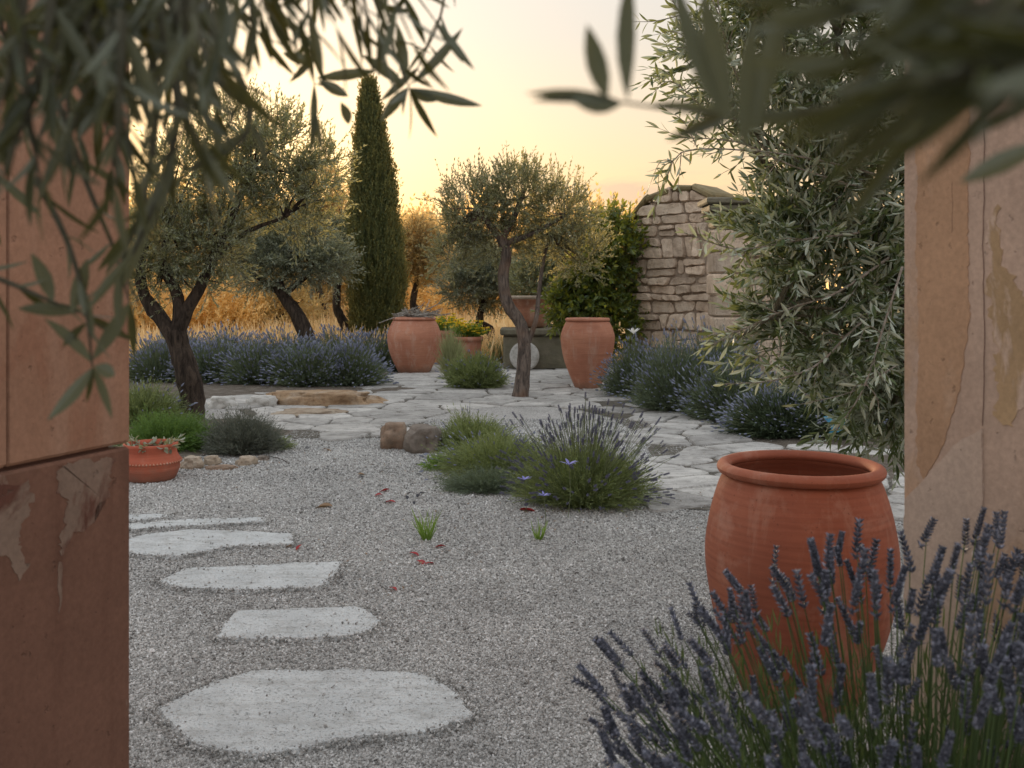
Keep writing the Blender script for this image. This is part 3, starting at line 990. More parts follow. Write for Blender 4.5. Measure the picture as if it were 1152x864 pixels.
# golden shrubs of the sunlit field
b0 = np.array([0., 0., 0.])
protos = []
for k in range(3):
    t = thing('golden_shrub', (0, 0, 0), 'x', 'shrub')
    n = 520
    u = rdir(n); u[:, 2] = np.abs(u[:, 2])
    st = u * np.array([1.1, 1.0, 1.25]) * (rnd(n) ** .5)[:, None] + np.array([0, 0, .2])
    sh = shoots(st, norm(u + rdir(n) * .5 + np.array([0, 0, .6])), rnd(n, .3, .6), 5, .2)
    build('foliage', leaves_on(sh, 8, .1, .8, .10, leaf_tmpl(.45, 1)), M['gold_leaf' if k < 2 else 'olive_leaf_gold'], t)
    stems = np.array([curve([[0, 0, -.1], u[i] * .4 + [0, 0, .2], st[i]], 5) for i in range(20)])
    build('stems', tubes(stems, np.linspace(.03, .008, 5)[None].repeat(20, 0), 4), M['olive_bark'], t)
    protos.append(t)
spots = [(-9.5, 25, 1.2), (-7.6, 29, 1.4), (-6.2, 24, .9), (-11.5, 31, 1.6), (-4.6, 31, 1.3), (-8.9, 36, 1.7), (-3.0, 27, .9), (-5.5, 38, 1.6), (-2.4, 35, 1.5),
         (-.6, 30, 1.1), (-12.5, 40, 2), (1.4, 34, 1.4), (-14.5, 34, 1.8), (-1.0, 42, 1.8), (3.6, 38, 1.7), (-7, 46, 2), (-6.9, 22.5, .75), (-8.2, 21.5, .8)]
spots.sort(key=lambda s: s[1])
where = ['nearest the left lavender, under the forked olive', 'behind the squat jar, low and thin']
for i, (x, y, s) in enumerate(spots):
    o = protos[i] if i < 3 else copy_tree(protos[i % 3])
    o.location = (x, y, hgt(x, y)); o.scale = (s * 1.35, s * 1.35, s * 1.55); o.rotation_euler.z = i * 1.7
    o['label'] = 'golden backlit shrub in the sunlit field beyond the olives' if i % 3 < 2 else 'olive green backlit shrub among the golden ones in the sunlit field'
    o['group'] = 'golden shrubs in the field' if i % 3 < 2 else 'greener shrubs in the field'

# dry grass
NG = 60000
Yg = 17.2 + (rnd(NG) ** 1.5) * 55
Xg = rnd(NG, -.62, .35) * Yg
Zg = np.array([hgt(x, y) for x, y in zip(Xg, Yg)])
st = np.stack([Xg, Yg, Zg - .02], 1)
d = norm(np.stack([rnd(NG, -.35, .35), rnd(NG, -.35, .35), np.ones(NG)], 1))
sh = shoots(st, d, rnd(NG, .25, .65), 3, .25)
sd = norm(np.stack([rnd(NG, .5, 1), rnd(NG, -.7, .7), np.zeros(NG)], 1))
tag(build('dry_grass', ribbons(sh, np.array([.02, .016, .004])[None] * (1 + Yg[:, None] / 30), sd), M['dry_grass']), 'tall dry golden grass of the field behind the olives', 'grass', kind='stuff')

# leafy citrus-like shrub in front of the wall
Ys = 14.2
tree('leafy_shrub', 'dense dark green leafy shrub with yellowing leaves growing against the stone wall', 'shrub', P(672, 420, Ys) * np.array([1, 1, 0]),
     [L([(672, 425, Ys), (670, 390, Ys), (668, 350, Ys)], .06, .03, .2), L([(670, 380, Ys), (650, 340, Ys), (645, 310, Ys)], .03, .02), L([(670, 380, Ys), (690, 330, Ys), (692, 290, Ys)], .03, .02)],
     [B(655, 335, Ys, 30, 26, wt=1), B(685, 330, Ys, 26, 34, wt=1), B(690, 275, Ys, 28, 34, wt=1.1), B(672, 300, Ys, 30, 30, wt=1), B(695, 365, Ys, 22, 24, wt=.6), B(640, 352, Ys, 24, 16, wt=.5)],
     1000, .26, .095, M['citrus_leaf'], M['olive_bark'], per=7, lw=.42, up=.25, wisp=.05, ang=.9, seg=2)


# ------------------------------------------------------------------ bushes and lavender
def dome(n, c, rx, ry, h, lo=.25):
    a = rnd(n, 0, 2 * PI); e = np.arcsin(rnd(n, 0.05, 1) ** .8)
    u = np.stack([np.cos(a) * np.cos(e) * rx, np.sin(a) * np.cos(e) * ry, np.sin(e) * h], 1)
    sd_ = random.uniform(0, 99)
    lum = np.array([1 + .30 * mnoise.noise(Vector((q[0] / rx * 1.8, q[1] / ry * 1.8, q[2] / h * 1.4 + sd_))) + .14 * mnoise.noise(Vector((q[0] / rx * 5, q[1] / ry * 5, q[2] / h * 4 + sd_))) for q in u])
    u = u * lum[:, None]
    st = c + np.stack([u[:, 0] * lo * rnd(n, .1, 1), u[:, 1] * lo * rnd(n, .1, 1), 0 * a], 1)
    end = c + u * rnd(n, .8, 1.05)[:, None]
    return st, end


def dome_shoots(n, c, rx, ry, h, K=6, lo=.35, wav=.05, inner=0.0):
    st, end = dome(n, c, rx, ry, h, lo)
    if inner:
        f = rnd(n, 1 - inner, 1)[:, None]
        end = st + (end - st) * f
    t = np.linspace(0, 1, K)[None, :, None]
    mid = (st + end) / 2 + np.array([0, 0, 1.]) * (np.linalg.norm(end - st, axis=1) * .12)[:, None]
    p = (1 - t) ** 2 * st[:, None] + 2 * t * (1 - t) * mid[:, None] + t * t * end[:, None]
    return p + (rdir(n) * wav)[:, None, :] * t * t * np.linalg.norm(end - st, axis=1)[:, None, None]


def bud_tmpl(whorls=6, per=6, fat=.13, seed=0):
    """flower head, unit length along +x"""
    r = np.random.default_rng(seed)
    V, M_, T_ = [], [], []
    for k in range(whorls):
        x = (k + .3) / whorls * (1 if k else .6)
        rr_ = fat * (1 - .45 * k / whorls)
        for i in range(per):
            a = i / per * 2 * PI + k * .6 + r.uniform(-.2, .2)
            d_ = norm(np.array([.75, math.cos(a), math.sin(a)]))
            T_.append((x, math.cos(a) * rr_ * .55, math.sin(a) * rr_ * .55))
            M_.append(frames(d_[None], np.array([[0.3, .2, .9]]))[0] * np.array([1.1 / whorls * .95, fat * .36, fat * .36]))
    return scatter(octa, np.array(M_), np.array(T_))


BUD_FAR = geo([(0, 0, 0), (.25, .16, 0), (.25, 0, .16), (.25, -.16, 0), (.25, 0, -.16), (.7, .13, 0), (.7, 0, .13), (.7, -.13, 0), (.7, 0, -.13), (1, 0, 0)],
              [(0, 2, 1), (0, 3, 2), (0, 4, 3), (0, 1, 4), (1, 2, 6, 5), (2, 3, 7, 6), (3, 4, 8, 7), (4, 1, 5, 8), (5, 6, 9), (6, 7, 9), (7, 8, 9), (8, 5, 9)])


def heads_part(t, tm, Ms, T, mat, single):
    order = np.argsort(T[:, 1])
    if single:
        vis = np.abs(T[:, 0] / T[:, 1]) < .52
        vis &= (EYE - T[:, 2]) / T[:, 1] < .49
        order = np.concatenate([order[vis[order]], order[~vis[order]]])
        for i in order[:100]:
            build('flower_head', scatter(tm, Ms[i:i + 1], T[i:i + 1]), mat, t)
        order = order[100:]
    if len(order):
        tag(build('flower_heads', scatter(tm, Ms[order], T[order]), mat, t), kind='stuff')


def lavender(c, rx, ry, h, lab, nf=900, ns=260, leaf=.035, head=.04, fol='lav_foliage', fl='lav_flower', far=True, fh=.72, group=None, headw=1.0, stemw=.0016, cat='lavender', name='lavender_bush', per=12, single=False):
    c = np.array(c, float)
    t = thing(name, c, lab, cat, group)
    sh = dome_shoots(nf, c, rx * .92, ry * .92, h * fh, 6, .5, .10, .45)
    build('foliage', leaves_on(sh, per, .15, .45, leaf, leaf_tmpl(.13, 1), .25), M[fol], t)
    if ns:
        s2 = dome_shoots(ns, c, rx * 1.12, ry * 1.12, h, 6, .45, .06, .12)
        build('stems', tubes(s2, np.full((ns, 6), stemw), 3), M['lav_stem'], t)
        d_ = norm(s2[:, -1] - s2[:, -2])
        sz_ = head * rnd(ns, .7, 1.3)
        tm = BUD_FAR if far else bud_tmpl()
        Ms = frames(d_) * sz_[:, None, None] * np.array([1, headw, headw])[None, None, :]
        heads_part(t, tm, Ms, s2[:, -1] - d_ * (sz_ * .3)[:, None], M[fl], single)
    return t


# middle bed
lavender(G(655, 566), .50, .40, .60, 'large flowering lavender clump at the front of the middle bed', 2600, 420, .032, .034, 'lav_foliage_green', fl='lav_flower_mid2', far=False, fh=.66, group='lavender and herbs of the middle bed', headw=1.15, single=True)
lavender(G(560, 535), .55, .45, .36, 'soft green lavender clump in the middle of the middle bed', 2600, 150, .03, .03, 'lav_foliage_green', fh=.9, group='lavender and herbs of the middle bed')
lavender(G(545, 552), .36, .26, .22, 'dark low herb mound at the gravel edge of the middle bed', 1300, 0, .022, fol='lav_foliage', group='lavender and herbs of the middle bed', name='herb_bush', cat='herb')
lavender(G(532, 505), .38, .40, .34, 'pale wispy herb clump behind the rocks of the middle bed', 1300, 60, .035, .025, 'lav_foliage_green', fh=.9, group='lavender and herbs of the middle bed', name='herb_bush', cat='herb')
lavender(G(495, 528), .16, .14, .16, 'bright little leafy plant below the grey rock', 160, 0, .04, fol='grass_bright', name='leafy_plant', cat='plant', per=6)
# clump in front of the flower pots
lavender(G(536, 437), .46, .35, .52, 'feathery grey-green grass clump left of the middle olive', 1700, 120, .06, .04, 'lav_foliage_green', fh=.95, name='feathery_bush', cat='bush')
t = thing('pale_grass_clump', G(508, 425), 'pale yellow-green grass clump against the squat jar', 'grass clump')
sh = dome_shoots(700, G(508, 425), .25, .22, .72, 5, .3, .12)
build('blades', ribbons(sh, np.array([.010, .010, .009, .006, .002])[None].repeat(700, 0), norm(np.stack([rnd(700, .5, 1), rnd(700, -.5, .5), 0 * rnd(700)], 1))), M['pale_grass'], t)

# left lavender row
row = [(170, 432, .62, .62, 'first clump of the left lavender row, beside the left gate pillar'), (228, 434, .60, .66, 'second clump of the left lavender row, behind the forked trunk'),
       (285, 436, .64, .68, 'third clump of the left lavender row, behind the white stone'), (340, 438, .62, .68, 'fourth clump of the left lavender row, behind the orange slab'),
       (390, 437, .52, .62, 'end clump of the left lavender row, by the paving')]
for px, py, rr_, h_, lab in row:
    lavender(G(px, py) + np.array([0, .35, 0]), rr_, .55, h_, lab, 1700, 620, .055, .055, 'lav_foliage', group='left lavender row', fh=.8, headw=1.1, stemw=.003)
for px, lab in ((200, 'back clump of lavender behind the forked olive'), (262, 'back clump of lavender left of the leaning olive'), (322, 'back clump of lavender at the leaning olive foot'), (385, 'back clump of lavender in front of the cypress'), (430, 'grey lavender clump touching the squat jar')):
    lavender(G(px, 414) + np.array([0, .0 if px < 430 else -.4, 0]), .75, .6, .66, lab, 1300, 520, .065, .06, 'lav_foliage', group='left lavender row', fh=.8, headw=1.1, stemw=.003)
# shrubs round the forked olive
lavender(G(185, 508) + np.array([0, .1, 0]), .50, .40, .44, 'bright green feathery shrub above the low red pot', 2600, 0, .035, fol='green', name='green_shrub', cat='shrub', group='shrubs round the left olive')
lavender(G(270, 512) + np.array([0, .1, 0]), .38, .36, .52, 'grey woody shrub with dark stems right of the forked olive', 2200, 0, .03, fol='grey_green', name='grey_shrub', cat='shrub', group='shrubs round the left olive')
lavender(G(300, 505), .26, .2, .16, 'low trailing end of grey-green herb over the gravel', 500, 0, .03, fol='lav_foliage_green', name='trailing_herb', cat='herb', group='shrubs round the left olive')
lavender(G(160, 478), .55, .45, .50, 'pale herb bush behind the bright green shrub', 1600, 80, .05, .04, 'lav_foliage_green', name='herb_bush', cat='herb', group='shrubs round the left olive', fh=.85)

# right lavender row
for (px, py, rx, ry, h_, lab, fol) in [
    (724, 449, .50, .45, .74, 'farthest clump of the right lavender row, by the tall jar', 'lav_foliage'),
    (768, 466, .58, .5, .86, 'second clump of the right lavender row, under the stone wall', 'lav_foliage'),
    (815, 462, .66, .5, .98, 'tall blue clump of the right lavender row, behind the others', 'lav_foliage'),
    (832, 478, .55, .45, .66, 'third clump of the right lavender row, spreading over the paving', 'lav_foliage'),
    (892, 497, .58, .40, .50, 'low dark clump of the right lavender row', 'lav_dark'),
    (965, 499, .66, .40, .64, 'dark clump of the right lavender row behind the stony soil', 'lav_dark'),
    (905, 464, .75, .5, .86, 'back clump of lavender under the hanging olive sprays', 'lav_foliage'),
    (1010, 472, .75, .5, .86, 'back clump of lavender next to the right gate pillar', 'lav_foliage')]:
    lavender(G(px, py) + np.array([0, .3, 0]), rx, ry, h_, lab, 3000, 620, .05, .042, fol, group='right lavender row', fh=.86, stemw=.002)

# ground ivy round the millstone
lavender(G(628, 413) + np.array([0, .1, 0]), .50, .30, .48, 'low glossy green ivy between the millstone and the tall jar', 500, 0, .07, fol='green', name='ivy_plant', cat='ivy', per=7)
lavender(G(560, 410) + np.array([0, .6, 0]), .35, .3, .62, 'dark leafy bush between the flower pots and the millstone', 600, 0, .06, fol='olive_leaf', name='leafy_bush', cat='bush', per=8)

# ------------------------------------------------------------------ walls
M['wall_stone'] = m_stone('wall_stone', [(.44, .33, .235), (.66, .52, .39), (.80, .68, .54)], 2.2, .9, .03, (.20, .13, .09), .45)
M['wall_mortar'] = m_stone('wall_mortar', [(.22, .16, .115), (.36, .275, .205), (.50, .40, .31)], 6, 1, .02)
M['coping'] = m_stone('coping', [(.17, .125, .06), (.26, .20, .10), (.34, .28, .17)], 3, .8, .02, (.10, .09, .05), .5)
M['stone_dark'] = m_stone('stone_dark', [(.12, .115, .075), (.21, .19, .13), (.30, .26, .19)], 4, .8, .02)


def box_geo(c, s, rz=0.0, bev=0.0):
    x, y, z = s[0] / 2, s[1] / 2, s[2] / 2
    b = min(bev, x * .6, y * .6, z * .6)
    if b <= 0:
        V = [(i * x, j * y, k * z) for k in (-1, 1) for j in (-1, 1) for i in (-1, 1)]
        Fc = [(0, 2, 3, 1), (4, 5, 7, 6), (0, 1, 5, 4), (1, 3, 7, 5), (3, 2, 6, 7), (2, 0, 4, 6)]
    else:
        V, Fc = [], []
        lv = [(-z, b), (-z + b, 0), (z - b, 0), (z, b)]
        for zz, ins in lv:
            for (sx, sy) in ((-1, -1), (1, -1), (1, 1), (-1, 1)):
                X, Y_ = x - ins, y - ins
                if (sx * sy) > 0:
                    V += [(sx * X, sy * (Y_ - b), zz), (sx * (X - b), sy * Y_, zz)][::(1 if False else -1)] if True else []
                else:
                    V += [(sx * X, sy * (Y_ - b), zz), (sx * (X - b), sy * Y_, zz)]
        # order ring: ensure convex ordering by angle
        for l in range(4):
            ring = V[l * 8:l * 8 + 8]
            ring.sort(key=lambda p: math.atan2(p[1] / y, p[0] / x))
            V[l * 8:l * 8 + 8] = ring
        for l in range(3):
            for i in range(8):
                j = (i + 1) % 8
                Fc.append((l * 8 + i, l * 8 + j, l * 8 + 8 + j, l * 8 + 8 + i))
        Fc.append(tuple(range(7, -1, -1))); Fc.append(tuple(range(24, 32)))
    V = np.array(V)
    cr, sr = math.cos(rz), math.sin(rz)
    V = np.stack([V[:, 0] * cr - V[:, 1] * sr, V[:, 0] * sr + V[:, 1] * cr, V[:, 2]], 1) + np.array(c, float)
    return geo(V, Fc)


def rubble_wall(name, a, b, topf, depth, lab, mat_s, mat_m, course=.2, seed=0, cat='wall'):
    """rubble stone wall from a to b (xy), topf(u)=height"""
    rr_ = random.Random(seed)
    a, b = np.array(a, float), np.array(b, float)
    Ln = np.linalg.norm(b - a); d = (b - a) / Ln; nrm = np.array([d[1], -d[0]])   # nrm faces the viewer side
    t = thing(name, (a[0], a[1], 0), lab, cat)
    gs = []
    zmax = max(topf(q / 10) for q in range(11))
    zl = [-.05]
    while zl[-1] < zmax + .1:
        zl.append(zl[-1] + course * rr_.choice((.55, .8, 1.0, 1.25, 1.5)))

    def zb(k, q):
        return zl[k] + .045 * mnoise.noise(Vector((q * 1.7, k * 3.3, seed))) + .02 * mnoise.noise(Vector((q * 6, k * 5.1, seed)))
    for k in range(len(zl) - 1):
        s0 = -.02
        lean = 0.0
        while s0 < Ln - .04:
            wl = course * rr_.choice((.6, .9, 1.3, 1.7, 2.3)) * rr_.uniform(.85, 1.15)
            s1 = min(s0 + wl, Ln)
            ln2 = rr_.uniform(-.035, .035)
            um = (s0 + s1) / 2 / Ln
            mid = (zl[k] + zl[k + 1]) / 2
            if zl[k] < topf(min(max(um, 0), 1)) - .05:
                gp_ = rr_.uniform(.003, .010)
                quads = [[(s0 - lean + gp_, zb(k, s0) + gp_), (s1 - ln2 - gp_, zb(k, s1) + gp_), (s1 + ln2 - gp_, zb(k + 1, s1) - gp_), (s0 + lean + gp_, zb(k + 1, s0) - gp_)]]
                if zl[k + 1] - zl[k] > course * .9 and wl > course and rr_.random() < .3:
                    A0, B0, C0, D0 = [np.array(q) for q in quads[0]]
                    f1, f2 = rr_.uniform(.35, .65), rr_.uniform(.35, .65)
                    E0, F0 = A0 + (D0 - A0) * f1, B0 + (C0 - B0) * f2
                    quads = [[A0, B0, F0 - [0, .004], E0 - [0, .004]], [E0 + [0, .004], F0 + [0, .004], C0, D0]]
                sl0 = (topf(min(um + .03, 1)) - topf(max(um - .03, 0))) / (.06 * Ln)
                m_ = norm(np.array([-sl0, 1.]))
                dt_ = np.dot(np.array([um * Ln, topf(min(max(um, 0), 1))]), m_) - rr_.uniform(0, .02)
                quads = [clip([np.array(v_, float) for v_ in q4], m_, dt_) for q4 in quads]
                for q4 in quads:
                    if len(q4) < 3 or max(v_[1] for v_ in q4) - min(v_[1] for v_ in q4) < .03: continue
                    for side in (0, 1):
                        g = slab_geo(q4, -.14, .030 + rr_.uniform(-.025, .04), .010, .045, seed + k * 1.3 + s0 * 5 + side, bev=.012, tilt=(rr_.uniform(-.12, .12), rr_.uniform(-.14, .14)))
                        q = g[0].copy()
                        q[:, 2] += (q[:, 2] > 0) * np.array([.012 * mnoise.noise(Vector((p_[0] * 12, p_[1] * 12, seed))) for p_ in q])
                        outw = q[:, 2] if side == 0 else -(depth + q[:, 2])
                        W3 = np.stack([a[0] + d[0] * q[:, 0] + nrm[0] * outw, a[1] + d[1] * q[:, 0] + nrm[1] * outw, q[:, 1]], 1)
                        gs.append((W3, g[1], g[2]))
            s0 = s1
            lean = ln2
    build('stones', join(*gs), mat_s, t, False)
    K = 24
    V, Fc = [], []
    for k in range(K + 1):
        u = k / K
        p = a + d * Ln * u
        for off in (.012, depth - .012):
            q = p - nrm * off
            V += [(q[0], q[1], -.05), (q[0], q[1], max(.05, topf(u) - .04))]
    for k in range(K):
        o = k * 4
        Fc += [(o, o + 4, o + 5, o + 1), (o + 2, o + 3, o + 7, o + 6), (o + 1, o + 5, o + 7, o + 3)]
    Fc += [(0, 1, 3, 2), (K * 4, K * 4 + 2, K * 4 + 3, K * 4 + 1)]
    build('mortar', geo(V, Fc), mat_m, t)
    return t, a, d, nrm, Ln


# ruined rubble wall: left end px 706 at Y 14.9, running right and towards us
wa, wb = P(704, 400, 14.4)[:2], P(885, 400, 12.6)[:2]


def wtop(u):
    return float(np.interp(u, [0, .05, .06, .13, .14, .24, .25, .45, .62, .66, 1], [2.22, 2.28, 2.42, 2.48, 2.60, 2.66, 2.73, 2.72, 2.5, 2.2, 2.05]))


t, a_, d_, n_, ln_ = rubble_wall('stone_wall', wa, wb, wtop, .55, 'old rubble stone wall with ochre coping at the right behind the lavender', M['wall_stone'], M['wall_mortar'], .21, 4)
gs = []
cu = 0.0
while cu < .62:
    wl = random.uniform(.11, .17)
    c_ = a_ + d_ * ln_ * (cu + wl / 2) - n_ * .26
    g = box_geo((0, 0, 0), (wl * ln_ * 1.0, .62, .11), 0, .03)
    V = g[0].copy()
    for k in range(len(V)):
        V[k] += np.array([0, 1, 1]) * mnoise.noise(Vector((V[k][0] * 5 + cu * 40, V[k][1] * 5, V[k][2] * 4))) * .05
    sl_ = (wtop(cu + wl) - wtop(cu)) / (wl * ln_)
    W3 = np.stack([c_[0] + d_[0] * V[:, 0] - n_[0] * V[:, 1], c_[1] + d_[1] * V[:, 0] - n_[1] * V[:, 1], wtop(cu + wl / 2) + .04 + V[:, 2] + V[:, 0] * sl_], 1)
    gs.append((W3, g[1], g[2]))
    cu += wl
build('coping', join(*gs), M['coping'], t)

# terracotta planter standing on the ledge behind the trunk
cq = P(597, 368, 16.0)
t = thing('planter', cq, 'wide terracotta planter with a pale rim on the grey ledge behind the middle olive', 'planter')
hq = P(597, 333, 16.0)[2] - cq[2]
prof = [(.01, .002), (.24, 0), (.27, .03), (.33, hq * .5), (.37, hq * .86), (.40, hq * .87), (.41, hq * .97), (.39, hq), (.35, hq * .98), (.33, hq * .85)]
build('bowl', lathe(cq, prof, 48, .01, 5), M['pot_carved'], t, True)
build('soil_fill', disc_geo(cq, .35, cq[2] + hq * .86, 30), M['dark_inside'], t)
rp = [(.405, hq * .90), (.425, hq * .92), (.425, hq * .99), (.405, hq * 1.01), (.37, hq * 1.0)]
build('rim', lathe(cq, rp, 48, .01, 5), M['rock_tan'], t, True)
c0 = P(590, 390, 15.7); c1 = P(640, 390, 15.7)
led = build('stone_ledge', join(box_geo(((c0[0] + c1[0]) / 2 - .1, 16.0, .28), (c1[0] - c0[0] + .5, .7, .56), 0, .03), box_geo(((c0[0] + c1[0]) / 2 - .1, 15.98, .62), (c1[0] - c0[0] + .6, .8, .11), 0, .025)), M['stone_dark'])
tag(led, 'dark grey stone ledge behind the round millstone', 'ledge')

# millstone leaning behind the trunk
c = G(590, 417); c[2] = .235
V, Fc = [], []
n = 48
prof = [(.04, -.05), (.04, .05), (.29, .055), (.325, .04), (.335, 0), (.325, -.04), (.29, -.055), (.04, -.05)]
for (r_, y_) in prof:
    for i in range(n):
        a = i / n * 2 * PI
        V.append((c[0] + math.cos(a) * r_ * .72, c[1] + y_ * .8 + math.sin(a) * r_ * .12, c[2] + math.sin(a) * r_ * .70))
for j in range(len(prof) - 1):
    for i in range(n):
        k = (i + 1) % n
        Fc.append((j * n + i, j * n + k, (j + 1) * n + k, (j + 1) * n + i))
tag(build('millstone', geo(V, Fc), M['rock_white'], smooth=False), 'round white millstone leaning behind the middle olive trunk', 'millstone')

# pier with a moulded cap behind the right olive
Yp_ = 11.0
cx = P(818, 240, Yp_)
t = thing('stone_pier', (cx[0], Yp_, 0), 'grey stone pier with a dark moulded cap showing through the right olive', 'pier')
build('shaft', join(*[box_geo((cx[0] + .01 * math.sin(k * 7), Yp_, .122 + .246 * k), (.38 + .02 * math.sin(k * 3), .40, .240), .01 * math.sin(k * 5), .02) for k in range(8)]), M['wall_stone'], t)
zt_ = P(818, 246, Yp_)[2]
build('shaft_top', box_geo((cx[0], Yp_, (zt_ + 2.0) / 2 - .001), (.38, .38, zt_ - 1.99), 0, .02), M['stone_dark'], t)
gs = [box_geo((cx[0], Yp_, zt_ + .03), (.44, .44, .06), 0, .012), box_geo((cx[0], Yp_, zt_ + .105), (.50, .50, .08), 0, .015), box_geo((cx[0], Yp_, zt_ + .185), (.58, .58, .07), 0, .015)]
build('moulded_cap', join(*gs), M['stone_dark'], t)

# gate post stub near the wall
cx = P(868, 350, 9.8)
tag(build('stone_post', box_geo((cx[0], 9.8, .55), (.19, .2, 1.12), .2, .025), M['wall_stone']), 'short pinkish stone post at the end of the rubble wall', 'post')


# ------------------------------------------------------------------ gate pillars
def pillar_faces(poly, z0, z1, nu=2, nz=2):
    V = [(p[0], p[1], z0) for p in poly] + [(p[0], p[1], z1) for p in poly]
    n = len(poly)
    Fc = [(i, (i + 1) % n, n + (i + 1) % n, n + i) for i in range(n)]
    Fc += [tuple(range(n - 1, -1, -1)), tuple(range(n, 2 * n))]
    return geo(V, Fc)


def m_plaster(name, base, patch, under, patch_lo, patch_hi, seed=0, drip=.5, zsplit=None):
    def f(t, v):
        v = t.mapping(v, loc=(seed, seed, 0))
        n1 = t.noise(v, 3.2, 8, .62)
        n2 = t.noise(t.mapping(v, (9, 9, .9)), 1.0, 6, .6)
        fine = t.noise(v, 90, 4, .65)
        col = t.ramp(n1, [(.3, tuple(x * .80 for x in base)), (.55, base), (.75, tuple(min(1, x * 1.15) for x in base))])
        mk = t.ramp(t.noise(t.mapping(v, (3.0, 3.0, 1.6)), 1.5, 9, .62, .5), [(patch_lo, 0.0), (patch_hi, 1.0)])
        col = t.mix(mk, col, patch)
        dr = t.ramp(n2, [(.52, 0.0), (.68, drip)])
        col = t.mix(dr, col, under)
        col = t.mix(1.0, col, t.ramp(fine, [(.3, .86), (.7, 1.10)]), 'MULTIPLY')
        pit = t.ramp(t.noise(v, 42, 3, .6), [(.66, 0.0), (.72, 1.0)])
        col = t.mix(t.math('MULTIPLY', pit, .5), col, tuple(x * .4 for x in base))
        h = t.math('SUBTRACT', t.math('ADD', t.math('MULTIPLY', mk, .5), t.math('MULTIPLY', fine, .35)), t.math('MULTIPLY', pit, .5))
        return {'Base Color': col, 'Roughness': .85, 'Specular IOR Level': .2, 'Normal': t.bump(h, .6, .004)}
    return solid(name, f)


M['pillar_upper'] = m_plaster('pillar_upper', (.385, .205, .130), (.32, .158, .098), (.44, .265, .185), .56, .62, 1, .45)
M['pillar_lower'] = m_plaster('pillar_lower', (.200, .100, .067), (.27, .185, .14), (.13, .060, .040), .60, .63, 5.3, .7)
M['pillar_right'] = m_plaster('pillar_right', (.49, .345, .262), (.44, .29, .195), (.45, .305, .225), .52, .60, 2.2, .35)
M['crack'] = solid('crack', lambda t, v: {'Base Color': (.10, .045, .03), 'Roughness': .95})

# left pillar: splayed jamb seen obliquely. far edge (-.80,2.0), near edge (-1.02,1.4)
tL = thing('gate_pillar', (-1.2, 1.75, 0), 'reddish stone block gate pillar with flaking paint, left of the opening', 'gate pillar')
A, Bn = np.array([-.80, 2.0]), np.array([-1.06, 1.29])
dj = (Bn - A) / np.linalg.norm(Bn - A)


def jl(s): return A + dj * s


# vertical joint px 8 -> find s where projected x = 8..12
def s_of_px(px, A, dj):
    k = (px - 576) / FPX
    # A.x + s dj.x = k (A.y + s dj.y)
    return (k * A[1] - A[0]) / (dj[0] - k * dj[1])


sj = s_of_px(9, A, dj)
zj = EYE - (500 - HY) / FPX * 2.0            # block joint height
out_l = np.array([-1.75, 1.29]); out_f = np.array([-1.75, 2.0])
gp = .004
def blockpoly(s0, s1, inset=0):
    p0, p1 = jl(s0), jl(s1)
    return [p0, np.array([-1.70, p0[1]]), np.array([-1.70, p1[1]]), p1]


def bev_block(poly, z0, z1, b=.006):
    poly = [np.array(p) for p in poly]; c = sum(poly) / len(poly)
    n = len(poly)
    def ring(ins, z): return [tuple(np.append(p + (c - p) / np.linalg.norm(c - p) * ins, z)) for p in poly]
    V = ring(b, z0) + ring(0, z0 + b) + ring(0, z1 - b) + ring(b, z1)
    Fc = []
    for l in range(3):
        for i in range(n):
            j = (i + 1) % n
            Fc.append((l * n + i, l * n + j, (l + 1) * n + j, (l + 1) * n + i))
    Fc += [tuple(range(n - 1, -1, -1)), tuple(range(3 * n, 4 * n))]
    return geo(V, Fc)


Lj = np.linalg.norm(Bn - A)
tag(build('lower_block', bev_block(blockpoly(0, Lj), -.1, zj - gp), M['pillar_lower'], tL), 'lower block of darker red with pale flaking')
build('upper_block', bev_block(blockpoly(0, sj - gp), zj + gp, 3.4), M['pillar_upper'], tL)
build('upper_block', bev_block(blockpoly(sj + gp, Lj), zj + gp, 3.4), M['pillar_upper'], tL)
core = [jl(.02) + np.array([-.02, -.02]), np.array([-1.68, 1.97]), np.array([-1.68, 1.33]), jl(Lj - .03) + np.array([-.02, 0])]
build('joint_mortar', pillar_faces(core, -.05, 3.35), M['crack'], tL)

def on_L(px, py, off):
    k = s_of_px(px, A, dj)
    p = A + dj * k
    z = EYE - (py - HY) / FPX * p[1]
    return np.array([p[0] + .923 * off, p[1] - .34 * off * 1.0, z])


def flake(outline, th, mat, lab, seed, rough):
    pts = []
    for i in range(len(outline)):
        a, b = outline[i], outline[(i + 1) % len(outline)]
        k = max(2, int(math.hypot(b[0] - a[0], b[1] - a[1]) / 3))
        for q in range(k):
            x = a[0] + (b[0] - a[0]) * q / k; y = a[1] + (b[1] - a[1]) * q / k
            x += rough * (mnoise.noise(Vector((x * .06, y * .06, seed))) * 1.6 + mnoise.noise(Vector((x * .25, y * .25, seed))))
            y += rough * (mnoise.noise(Vector((x * .06, y * .06, seed + 7))) * 1.6 + mnoise.noise(Vector((x * .25, y * .25, seed + 7))))
            pts.append((x, max(y, 506 + (143 - x) * .21)))
    V = [on_L(x, y, -.002) for x, y in pts] + [on_L(x, y, th) for x, y in pts]
    n = len(pts)
    g = geo(V, [(i, (i + 1) % n, n + (i + 1) % n, n + i) for i in range(n)] + [tuple(range(n, 2 * n))])
    o = build('old_plaster', g, mat, tL)
    o['label'] = lab


